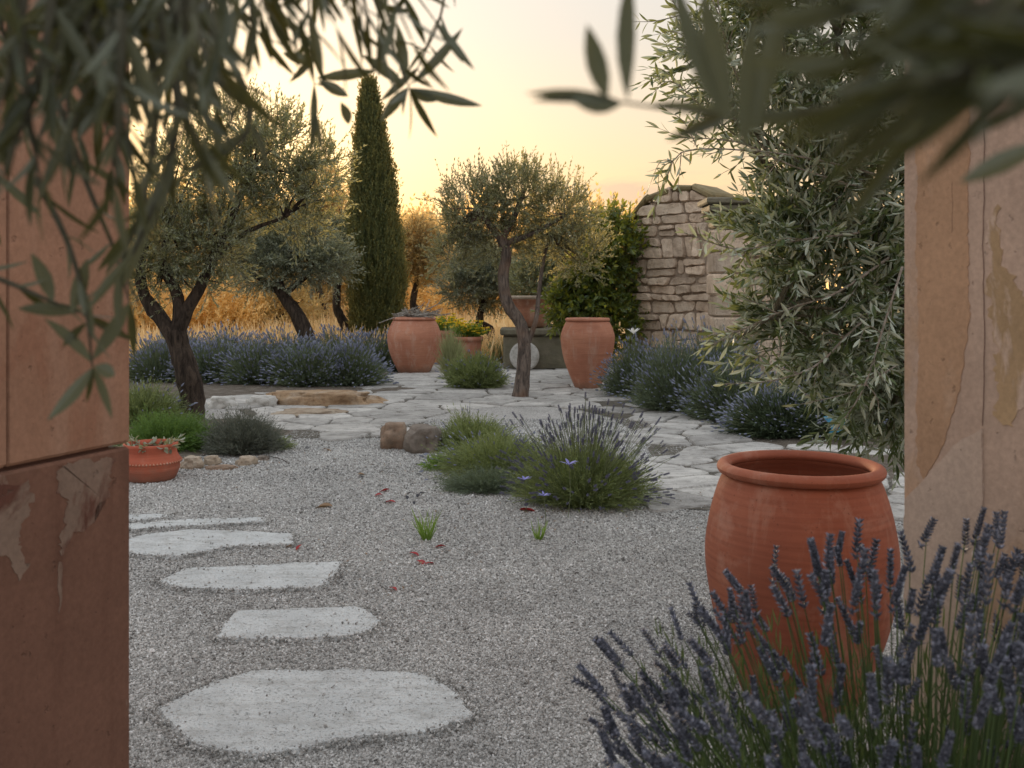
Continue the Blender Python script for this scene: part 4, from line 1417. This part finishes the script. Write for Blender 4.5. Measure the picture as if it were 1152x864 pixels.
M['flake_pale'] = m_plaster('flake_pale', (.26, .175, .13), (.13, .055, .038), (.19, .10, .07), .53, .58, 4.4, .4)
flake([(-60, 560), (0, 545), (30, 541), (36, 560), (28, 590), (22, 612), (30, 640), (20, 652), (10, 625), (-60, 640)], .0012, M['flake_pale'], 'pale flaking skin of old plaster at the frame side', 1, 5)
flake([(62, 530), (100, 518), (126, 512), (124, 548), (108, 566), (104, 590), (80, 600), (74, 625), (66, 618), (70, 585), (76, 560), (66, 552)], .0012, M['flake_pale'], 'pale flaking skin of old plaster beside the joint', 6, 5)
flake([(66, 632), (70, 632), (70, 665), (67, 690), (65, 660)], .001, M['flake_pale'], None or 'thin pale drip below the flaking plaster', 8, 1)

# right pillar
tR = thing('gate_pillar', (1.2, 1.75, 0), 'cream plastered gate pillar with orange stains, right of the opening', 'gate pillar')
A2, B2 = np.array([.82, 2.0]), np.array([1.10, 1.29])
dj2 = (B2 - A2) / np.linalg.norm(B2 - A2)
build('shaft', bev_block([A2, B2, np.array([1.75, 1.29]), np.array([1.75, 2.0])], -.1, 3.4, .008), M['pillar_right'], tR)
nR = np.array([dj2[1], -dj2[0]]); nR = nR if nR[0] < 0 else -nR


def on_R(px, py, off=.0015):
    s = s_of_px(px, A2, dj2)
    p = A2 + dj2 * s
    z = EYE - (py - HY) / FPX * p[1]
    return np.array([p[0] + nR[0] * off, p[1] + nR[1] * off, z])


def crack(pts, w0, root, mat):
    c = [on_R(*p) for p in pts]
    cc = curve(c, 40)
    jit = np.array([[0, 0, mnoise.noise(Vector((p[2] * 30, p[1] * 30, 0))) * .004] for p in cc])
    side = np.array([dj2[0], dj2[1], 0])
    jx = np.array([side * mnoise.noise(Vector((p[2] * 25, 7, p[1] * 25))) * .003 for p in cc])
    cc = cc + jit + jx
    return tubes(cc[None], np.full((1, 40), w0), 5)


build('crack', join(crack([(1107, -60), (1108, 120), (1107, 300), (1108, 400), (1106, 478)], .0007, tR, None), crack([(1072, 205), (1072, 240), (1071, 262)], .0004, tR, None)), M['crack'], tR)
# thin raised skin of older plaster (warm orange coat) modelled as a thin layer with a ragged edge
def plaster_skin(outline, th, root, mat, name, lab, seed=0, rough=3):
    pts = []
    for i in range(len(outline)):
        a, b = outline[i], outline[(i + 1) % len(outline)]
        k = max(2, int(math.hypot(b[0] - a[0], b[1] - a[1]) / 4))
        for q in range(k):
            x = a[0] + (b[0] - a[0]) * q / k; y = a[1] + (b[1] - a[1]) * q / k
            x += rough * (mnoise.noise(Vector((x * .05, y * .05, seed))) * 1.6 + mnoise.noise(Vector((x * .2, y * .2, seed))))
            y += rough * (mnoise.noise(Vector((x * .05, y * .05, seed + 7))) * 1.6 + mnoise.noise(Vector((x * .2, y * .2, seed + 7))))
            pts.append((x, y))
    V = [on_R(x, y, -.002) for x, y in pts] + [on_R(x, y, th) for x, y in pts]
    n = len(pts)
    Fc = [(i, (i + 1) % n, n + (i + 1) % n, n + i) for i in range(n)] + [tuple(range(n, 2 * n))]
    o = build(name, geo(V, Fc), mat, root)
    if lab: o['label'] = lab
    return o


M['skin_orange'] = m_plaster('skin_orange', (.445, .270, .165), (.52, .365, .265), (.44, .25, .145), .54, .66, 8, .4)
M['skin_ochre'] = m_plaster('skin_ochre', (.45, .30, .17), (.54, .39, .30), (.42, .26, .14), .50, .54, 11, .2)
M['skin_pale'] = m_plaster('skin_pale', (.51, .38, .30), (.52, .37, .28), (.53, .38, .29), .6, .7, 13, .2)
plaster_skin([(1033, -80), (1088, -80), (1090, 250), (1090, 360), (1080, 440), (1062, 500), (1040, 540), (1032, 520), (1034, 380), (1031, 200)], .0015, tR, M['skin_orange'], 'plaster_coat', 'smooth orange plaster coat', 3, 2)
plaster_skin([(1018.5, 562), (1045, 535), (1075, 500), (1106, 482), (1107, 700), (1300, 760), (1300, 900), (1018.5, 900)], .0035, tR, M['skin_pale'], 'plaster_repair', 'pale cream plaster repair low down', 5, 1.2)
plaster_skin([(1114, 240), (1124, 232), (1130, 300), (1150, 330), (1240, 320), (1240, 470), (1150, 455), (1140, 480), (1124, 470), (1118, 400), (1112, 340)], .0012, tR, M['skin_ochre'], 'plaster_coat', 'flaking ochre plaster patch', 9, 6)


# ------------------------------------------------------------------ right olive with sprays over the lavender (behind the pillar)
YR = 3.9
LT = leaf_tmpl(.20, 2, .14, .03)
LTN = leaf_tmpl(.15, 2, .10, .03)


def sprays(root, specs, leaf, mat, stem_mat, name='branch', ang=.75, K=14, dens=26.0, side_n=3, side_len=.22, lname='leaves', lt=None):
    """specs: [(list of (px,py,Y), r0)] -> each a branch part with leaves as its sub-part"""
    for pts, r0 in specs:
        c = curve([P(*p) for p in pts], K)
        Lc = np.linalg.norm(np.diff(c, axis=0), axis=1).sum()
        allp = [c]
        rad = [np.linspace(r0, r0 * .3, K)]
        for k in range(int(side_n * Lc / .4)):
            i = random.randint(2, K - 3)
            tn = norm(c[i + 1] - c[i])
            d_ = norm(tn * .9 + rdir(1)[0] * .8)
            e = c[i] + d_ * side_len * random.uniform(.5, 1.2)
            e2 = (c[i] + e) / 2 + rdir(1)[0] * .03
            allp.append(curve([c[i], e2, e + np.array([0, 0, -.02])], K)); rad.append(np.linspace(r0 * .45, r0 * .15, K))
        A_ = np.array(allp)
        b = build(name, tubes(A_, np.array(rad), 6), stem_mat, root, True)
        gsl = []
        for q, pc in enumerate(allp):
            lq = np.linalg.norm(np.diff(pc, axis=0), axis=1).sum()
            gsl.append(leaves_on(pc[None], max(4, int(lq * dens)), .08, ang, leaf, lt or LT, .28))
        g = join(*gsl)
        lo = build(lname, g, mat, root)
        lo.parent = b
        # both meshes were built relative to the root already; the branch sits at the root's origin
    return


tRo = tree('olive_tree', 'silvery olive crowding the right side behind the gate pillar, its sprays hanging over the lavender', 'olive tree', (2.05, 4.3, 0),
           [([np.array([2.05, 4.3, -.05]), np.array([2.0, 4.2, .6]), np.array([1.8, 4.15, 1.1]), np.array([1.55, 4.1, 1.6])], .13, .06, .3),
            L([(1010, 240, 4.1), (960, 180, 4.0), (900, 100, 4.0), (860, 0, 4.0), (830, -100, 4.0)], .02, .010),
            L([(1010, 240, 4.1), (930, 230, 4.0), (850, 170, 4.0), (800, 60, 4.0)], .02, .008),
            L([(1010, 330, 4.1), (940, 330, 3.9), (880, 350, 3.8), (830, 380, 3.7)], .02, .006),
            L([(1018, 160, 4.1), (960, 80, 4.1), (930, 0, 4.1)], .018, .010)],
           [B(850, 60, 4.1, 75, 70, wt=.8), B(930, 60, 4.1, 75, 85, wt=1.9), B(985, 170, 4.2, 55, 75, wt=1.5), B(905, 210, 4.0, 52, 50, wt=.8), B(900, 285, 3.9, 42, 45, wt=.5),
            B(950, 290, 4.0, 65, 60, wt=1.4), B(1000, 360, 4.1, 50, 60, wt=1.1), B(930, 370, 3.9, 60, 40, wt=1.0), B(985, 430, 4.2, 50, 36, wt=.9), B(1000, 470, 4.3, 30, 20, wt=.3), B(870, -40, 4.1, 80, 60, wt=.6), B(800, 80, 4.0, 40, 60, wt=.15)],
           1050, .25, .068, M['olive_leaf_silver'], M['twig'], per=12, lw=.22, seg=2, twr=.0020, up=.15, wisp=.08, ang=.7, brmax=.009)
sprays(tRo, [
    ([(1000, 340, 3.8), (960, 370, 3.7), (920, 410, 3.6), (870, 428, 3.5), (815, 432, 3.4)], .006),
    ([(1015, 300, 3.6), (990, 380, 3.5), (970, 440, 3.45), (936, 490, 3.4)], .005),
    ([(1000, 290, 3.8), (940, 330, 3.7), (880, 350, 3.7), (800, 388, 3.6)], .006),
    ([(980, 260, 3.8), (900, 270, 3.7), (830, 280, 3.7), (770, 262, 3.6)], .005),
    ([(1000, 200, 3.9), (920, 180, 3.8), (850, 170, 3.8), (770, 170, 3.7), (748, 205, 3.7)], .005),
    ([(1000, 220, 3.9), (900, 190, 3.8), (830, 160, 3.8), (765, 155, 3.8)], .005),
    ([(880, 180, 4.0), (830, 140, 3.9), (790, 60, 3.9), (745, -20, 3.9)], .006),
    ([(860, 160, 4.0), (820, 60, 3.9), (800, -40, 3.9)], .006),
    ([(1000, 380, 3.9), (930, 390, 3.8), (870, 400, 3.7), (830, 400, 3.6)], .005),
    ([(1010, 410, 3.7), (960, 440, 3.6), (900, 455, 3.5)], .004),
    ([(850, 170, 4.0), (800, 130, 3.9), (757, 92, 3.9), (735, 104, 3.85)], .004),
], .06, M['olive_leaf_silver'], M['twig_pale'], ang=.7, dens=30, side_n=4, side_len=.18)

# ------------------------------------------------------------------ overhanging olives beside the camera
tF = thing('olive_tree', (-1.75, .75, 0), 'out of focus olive hanging dark sprays across the top left corner', 'olive tree')
build('trunk', join(limb([(-1.75, .75, -.05), (-1.7, .8, .8), (-1.55, .85, 1.6), (-1.2, .95, 2.1), (-.7, 1.0, 2.25)], .12, .03, 20, 10, .1, .3),
                    limb([(-1.2, .95, 2.1), (-.8, .85, 1.95), (-.5, .82, 1.85)], .03, .012), limb([(-.7, 1.0, 2.25), (-.3, 1.0, 2.1), (-.05, 1.0, 1.9)], .02, .008)), M['olive_bark'], tF, True)
fs = []
rr = random.Random(11)
for k in range(78):        # dense curtain on the left
    x0 = rr.uniform(-70, 225); y0 = rr.uniform(-190, 20); Yf = rr.uniform(.48, .85)
    ln = rr.uniform(120, 240) * (1.0 if x0 < 170 else .75)
    dx = rr.uniform(-60, 50)
    fs.append(([(x0, y0, Yf), (x0 + dx * .3, y0 + ln * .5, Yf), (x0 + dx, y0 + ln, Yf + rr.uniform(-.05, .05))], .0028))
for k in range(30):        # thinner towards the middle
    x0 = rr.uniform(200, 430) if k < 18 else rr.uniform(190, 290); y0 = rr.uniform(-160, -60); Yf = rr.uniform(.6, .95)
    ln = rr.uniform(100, 150) * (1.0 if x0 < 330 else .85)
    dx = rr.uniform(-30, 60)
    fs.append(([(x0, y0, Yf), (x0 + dx * .3, y0 + ln * .5, Yf), (x0 + dx, y0 + ln, Yf)], .0022))
fs += [([(60, 100, .8), (95, 200, .8), (128, 280, .82), (146, 340, .84)], .003),
       ([(40, 200, .75), (75, 270, .75), (95, 340, .76), (104, 412, .78)], .003),
       ([(-40, 300, .75), (10, 318, .76), (60, 340, .77), (90, 352, .78)], .003),
       ([(190, 40, .7), (200, 120, .7), (185, 200, .7), (150, 285, .7)], .0045),
       ([(160, -20, .72), (175, 120, .72), (160, 230, .74), (135, 300, .75)], .004),
       ([(345, -60, 1.0), (348, 20, 1.0), (352, 70, 1.0), (355, 125, 1.0)], .0016),
       ([(400, -60, .95), (425, 10, .95), (445, 60, .95), (460, 98, .95)], .0020),
       ([(505, -40, .98), (495, 20, .98), (475, 65, .98), (460, 98, .95)], .0018),
       ([(230, 20, .8), (275, 100, .8), (274, 155, .8), (215, 190, .8)], .004)]
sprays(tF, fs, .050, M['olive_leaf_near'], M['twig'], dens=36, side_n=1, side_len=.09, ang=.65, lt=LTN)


def single_leaves(root, lst, wd, mat, name='leaves'):
    gs = []
    for (p0, p1) in lst:
        a, b = P(*p0), P(*p1)
        v = b - a; l = np.linalg.norm(v)
        fr = frames((v / l)[None], np.array([[random.uniform(-.3, .3), .3, 1.0]]) if abs(v[0]) < abs(v[2]) else np.array([[0., 1., .3]]))
        # show the broad side roughly to the viewer
        y_ = norm(np.cross(v / l, np.array([random.uniform(-.4, .4), -1, random.uniform(-.3, .3)])))
        z_ = np.cross(v / l, y_)
        Mt = np.stack([v / l, y_, z_], 1) * np.array([l, wd / .2, wd / .2])[None, :]
        gs.append(scatter(LT, Mt[None], a[None]))
    return build(name, join(*gs), mat, root)


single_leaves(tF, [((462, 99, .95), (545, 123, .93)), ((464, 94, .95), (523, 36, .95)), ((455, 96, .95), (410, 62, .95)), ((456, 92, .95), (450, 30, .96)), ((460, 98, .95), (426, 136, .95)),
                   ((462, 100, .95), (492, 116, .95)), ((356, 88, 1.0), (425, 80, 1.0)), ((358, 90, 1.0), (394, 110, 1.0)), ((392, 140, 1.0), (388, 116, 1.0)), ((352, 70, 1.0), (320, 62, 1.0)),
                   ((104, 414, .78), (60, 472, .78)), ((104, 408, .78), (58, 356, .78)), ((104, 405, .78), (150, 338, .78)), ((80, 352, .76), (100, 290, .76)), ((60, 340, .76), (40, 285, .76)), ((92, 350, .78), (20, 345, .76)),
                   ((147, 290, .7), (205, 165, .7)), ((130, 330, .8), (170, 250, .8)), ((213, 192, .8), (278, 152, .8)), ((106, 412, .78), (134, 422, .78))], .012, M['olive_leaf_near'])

tG = thing('olive_tree', (1.45, .25, 0), 'heavily blurred olive hanging dark leaves across the top right corner', 'olive tree')
build('trunk', join(limb([(1.45, .25, -.05), (1.4, .3, .8), (1.25, .4, 1.5), (.9, .45, 1.78), (.4, .45, 1.72)], .1, .02, 18, 10, .1, .3), limb([(.4, .45, 1.72), (.2, .45, 1.62), (.1, .45, 1.5)], .01, .004)), M['olive_bark'], tG, True)
fs = []
for k in range(28):
    x0 = rr.uniform(1130, 1340); y0 = rr.uniform(-170, 90); Yf = rr.uniform(.24, .36)
    ln = rr.uniform(110, 230)
    fs.append(([(x0, y0, Yf), (x0 - ln * .45, y0 + rr.uniform(-20, 50), Yf), (x0 - ln, y0 + rr.uniform(0, 90), Yf)], .0025))
fs += [([(1000, 60, .42), (960, 110, .42), (900, 125, .42), (800, 128, .42), (700, 115, .42)], .0022)]
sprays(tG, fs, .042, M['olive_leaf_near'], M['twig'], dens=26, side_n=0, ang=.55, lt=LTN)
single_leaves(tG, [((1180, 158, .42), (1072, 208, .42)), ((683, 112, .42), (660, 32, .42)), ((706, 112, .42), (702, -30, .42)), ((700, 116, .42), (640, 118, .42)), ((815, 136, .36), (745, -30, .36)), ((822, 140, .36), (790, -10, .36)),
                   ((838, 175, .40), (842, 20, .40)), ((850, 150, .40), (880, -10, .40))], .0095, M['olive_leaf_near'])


# ------------------------------------------------------------------ foreground lavender
def near_lavender(c, lab):
    c = np.array(c, float)
    t = thing('lavender_bush', c, lab, 'lavender')
    n = 350
    # tip positions on a lopsided dome
    tips = []
    while len(tips) < n:
        x = random.uniform(.12, 1.0); y = random.uniform(1.12, 1.80)
        u = (x - .06) / .74
        top = float(np.interp(x, [.12, .17, .25, .33, .42, .55, .66, .8, 1.0], [.58, .645, .69, .74, .78, .84, .87, .87, .86]))
        dy = abs(y - 1.45) / .40
        z = top * (1 - .12 * dy * dy) - abs(random.gauss(.01, .15))
        if z < .35: continue
        tips.append((x, y, z))
    tips = np.array(tips)
    base = c + np.stack([(tips[:, 0] - c[0]) * .32, (tips[:, 1] - c[1]) * .4, 0 * tips[:, 0]], 1)
    K = 9
    tt = np.linspace(0, 1, K)[None, :, None]
    mid = base * .5 + tips * .5 + np.array([0, 0, .09])
    mid[:, 0] -= (tips[:, 0] - c[0]) * .12
    sh = (1 - tt) ** 2 * base[:, None] + 2 * tt * (1 - tt) * mid[:, None] + tt * tt * tips[:, None]
    sh = sh + (rdir(n) * .012)[:, None] * tt
    build('stems', tubes(sh, np.linspace(.0018, .0010, K)[None].repeat(n, 0), 5), M['lav_near_green'], t, True)
    d_ = norm(sh[:, -1] - sh[:, -2] + rdir(n) * .03)
    sz_ = rnd(n, .034, .070)
    vis = (np.abs(tips[:, 0] / tips[:, 1]) < .55) & ((EYE - tips[:, 2]) / tips[:, 1] < .50)
    order = np.concatenate([np.flatnonzero(vis)[np.argsort(tips[vis, 1])], np.flatnonzero(~vis)])
    tms = [bud_tmpl(7 + k, 8, .125 + .012 * k, k) for k in range(4)]
    rest = []
    for q, i in enumerate(order):
        k = i % 4
        wd = random.uniform(.8, 1.15) * .050 / sz_[i]
        fr = frames(d_[i:i + 1]) * sz_[i] * np.array([1, wd, wd])[None, None, :]
        g = scatter(tms[k], fr, (sh[i, -1] - d_[i] * .012)[None])
        if random.random() < .45:
            g = join(g, scatter(bud_tmpl(1, 6, .5, k + 9), frames(d_[i:i + 1]) * .011, (sh[i, -1] - d_[i] * .024)[None]))
        if q < 100: build('flower_head', g, M['lav_flower_near'], t)
        else: rest.append(g)
    tag(build('flower_heads', join(*rest), M['lav_flower_near'], t), kind='stuff')
    # grey-green leafy base
    m = 1500
    a = rnd(m, 0, 2 * PI)
    st = c + np.stack([rnd(m, -.24, .28), rnd(m, -.28, .3), np.zeros(m)], 1)
    e = st + np.stack([(st[:, 0] - c[0]) * .40 + rnd(m, -.05, .05), (st[:, 1] - c[1]) * .4, rnd(m, .25, .60)], 1)
    t5 = np.linspace(0, 1, 6)[None, :, None]
    s3 = st[:, None] * (1 - t5) + e[:, None] * t5 + (rdir(m) * .04)[:, None] * t5 ** 2
    build('foliage', leaves_on(s3, 12, .2, .38, .042, leaf_tmpl(.085, 2, .1, .02), .2), M['lav_near_green'], t)
    return t


near_lavender((.62, 1.48, 0), 'large purple-grey lavender bush filling the near right corner')

# ------------------------------------------------------------------ small things on the gravel
def tuft(c, n, h, lab):
    t = thing('grass_tuft', c, lab, 'grass tuft', 'grass tufts in the gravel')
    c = np.array(c)
    a = rnd(n, 0, 2 * PI)
    st = c + np.stack([np.cos(a) * .015, np.sin(a) * .015, 0 * a], 1)
    d_ = norm(np.stack([np.cos(a) * rnd(n, .1, .6), np.sin(a) * rnd(n, .1, .6), np.ones(n)], 1))
    sh = shoots(st, d_, h * rnd(n, .5, 1), 6, .25, -.1)
    build('blades', ribbons(sh, np.array([.004, .005, .005, .004, .003, .0005])[None].repeat(n, 0), norm(np.cross(d_, rdir(n)))), M['grass_bright'], t)


tuft(G(480, 608), 60, .19, 'taller green grass tuft alone in the gravel')
tuft(G(606, 607), 34, .11, 'smaller green grass tuft in front of the middle lavender')


def litter(px, py, s, mat, lab, grp, seed, k=1):
    g0 = G(px, py)
    gs = []
    for q in range(k):
        c = g0 + np.array([random.uniform(-.02, .02) * (k > 1), random.uniform(-.03, .03) * (k > 1), .012 + .006 * q])
        d_ = norm(np.array([[random.uniform(-1, 1), random.uniform(-.6, .6), random.uniform(.0, .35)]]))
        gs.append(scatter(leaf_tmpl(.55, 2, .35, .12), frames(d_, np.array([[.1, .2, 1.]]) + rdir(1) * .3) * s * 1.5, c[None] - d_ * s * .5))
    return tag(build('fallen_leaf', join(*gs), mat), lab, 'fallen leaf', grp)


GR = 'red leaves fallen on the gravel'
for i, (px, py, s, lab) in enumerate([
    (434, 553, .05, 'red curled leaf in the gravel left of the middle bed'), (437, 566, .045, 'red leaf just below another in the gravel left of the middle bed'),
    (428, 558, .035, 'small dark red leaf beside two brighter ones left of the middle bed'),
    (515, 545, .07, 'bright red leaf against the herb mound'), (590, 575, .07, 'red leaf at the foot of the large lavender clump'),
    (468, 626, .035, 'topmost red leaf of the little group below the grass tuft'), (472, 634, .045, 'widest red leaf of the little group below the grass tuft'),
    (482, 636, .03, 'right end red leaf of the little group below the grass tuft'), (493, 617, .035, 'single red leaf just right below the taller tuft'),
    (441, 664, .032, 'lone dark red leaf farthest down the gravel'), (335, 619, .03, 'red leaf near the corner of the notched stepping stone')]):
    litter(px, py, s, M['red_leaf'], lab, GR, i)
for i, (px, py, s, lab) in enumerate([
    (366, 571, .09, 'curled brown leaf in the gravel above the stepping stones'), (370, 508, .05, 'brown leaf in front of the paving'), (406, 535, .045, 'small brown leaf left of the middle bed'),
    (327, 617, .025, 'tiny brown leaf at the notched stepping stone')]):
    litter(px, py, s, M['brown_leaf'], lab, 'brown leaves fallen on the gravel', i)
for i, (px, py) in enumerate([(462, 556), (470, 560), (458, 562), (466, 568), (476, 556), (490, 545), (496, 540), (357, 530), (345, 505), (463, 547), (470, 535), (405, 538)]):
    litter(px, py, random.uniform(.02, .035), M['black_leaf'], 'tiny black dried petal on the gravel near the middle bed', 'black petals on the gravel', i)

# crumbs of dry leaf drifted round the plants
nl = 420
cs = [G(300, 515), G(480, 540), G(560, 580), G(700, 575), G(780, 560), G(250, 535), G(400, 520), G(620, 590), G(350, 610), G(470, 640), G(900, 510), G(560, 445), G(300, 470)]
ci = RNG.integers(0, len(cs), nl)
pp = np.array(cs)[ci] + np.stack([RNG.normal(size=nl) * .35, RNG.normal(size=nl) * .25, np.full(nl, .012)], 1)
pp[:, 2] = .012 + rnd(nl) * .01
dl_ = norm(np.stack([rnd(nl, -1, 1), rnd(nl, -1, 1), rnd(nl, -.1, .3)], 1))
tag(build('leaf_litter', scatter(leaf_tmpl(.35, 1, .2, .1), frames(dl_, np.tile([[.1, .1, 1.]], (nl, 1)) + rdir(nl) * .3) * rnd(nl, .008, .030)[:, None, None], pp), M['brown_leaf']),
    'crumbs of dry leaf scattered over the gravel', 'leaf litter', kind='stuff')

# twig on the gravel near the grey shrub
tw = curve([G(296, 512), G(315, 519) + np.array([0, 0, .02]), G(326, 522)], 8)
tag(build('fallen_twig', tubes(tw[None], np.full((1, 8), .003), 5), M['olive_bark']), 'thin dark twig lying on the gravel by the grey shrub', 'twig')

# blue blossoms on the middle clump
def blossom(c, s, mat, name, lab, cat, npet=7, up=.5):
    t = thing(name, c, lab, cat)
    a = np.arange(npet) / npet * 2 * PI
    d_ = norm(np.stack([np.cos(a), np.sin(a) * .8, np.full(npet, up)], 1) + rdir(npet) * .15)
    top = np.array(c, float) + np.array([0, 0, 0])
    build('petals', scatter(leaf_tmpl(.28, 2, .2, .03), frames(d_, np.tile([[0, 0, 1.]], (npet, 1))) * s, np.tile(top, (npet, 1))), mat, t)
    st = np.array([curve([top, top + np.array([.01, .03, -.15]), top + np.array([.0, .08, -.3])], 6)])
    build('stem', tubes(st, np.full((1, 6), .002), 4), M['lav_stem'], t)


blossom(P(640, 523, 5.05), .055, M['blue_petal'], 'blue_flower', 'larger pale blue flower on the front lavender clump', 'flower')
blossom(P(590, 540, 5.4), .05, M['blue_petal'], 'blue_flower', 'blue flower low between the herb mound and the front lavender', 'flower')
blossom(P(612, 558, 5.1), .04, M['blue_petal'], 'blue_flower', 'small blue flower nearest the gravel on the front lavender', 'flower')
blossom(P(713, 376, 9.3), .09, M['white_petal'], 'white_flower', 'white starry flower rising left of the right lavender row', 'flower', 7, 1.1)
tag(build('plastic_tag', join(ribbons(curve([P(930, 468, 5.6), P(938, 480, 5.6), P(934, 488, 5.6)], 8)[None], np.linspace(.05, .03, 8)[None], np.array([[.9, .3, .1]])),
                              ribbons(curve([P(936, 470, 5.62), P(948, 476, 5.62), P(944, 486, 5.6)], 8)[None], np.linspace(.03, .04, 8)[None], np.array([[.8, -.3, .3]]))), M['blue_plastic']),
    'bright blue scrap of plastic caught in the lavender', 'plastic scrap')
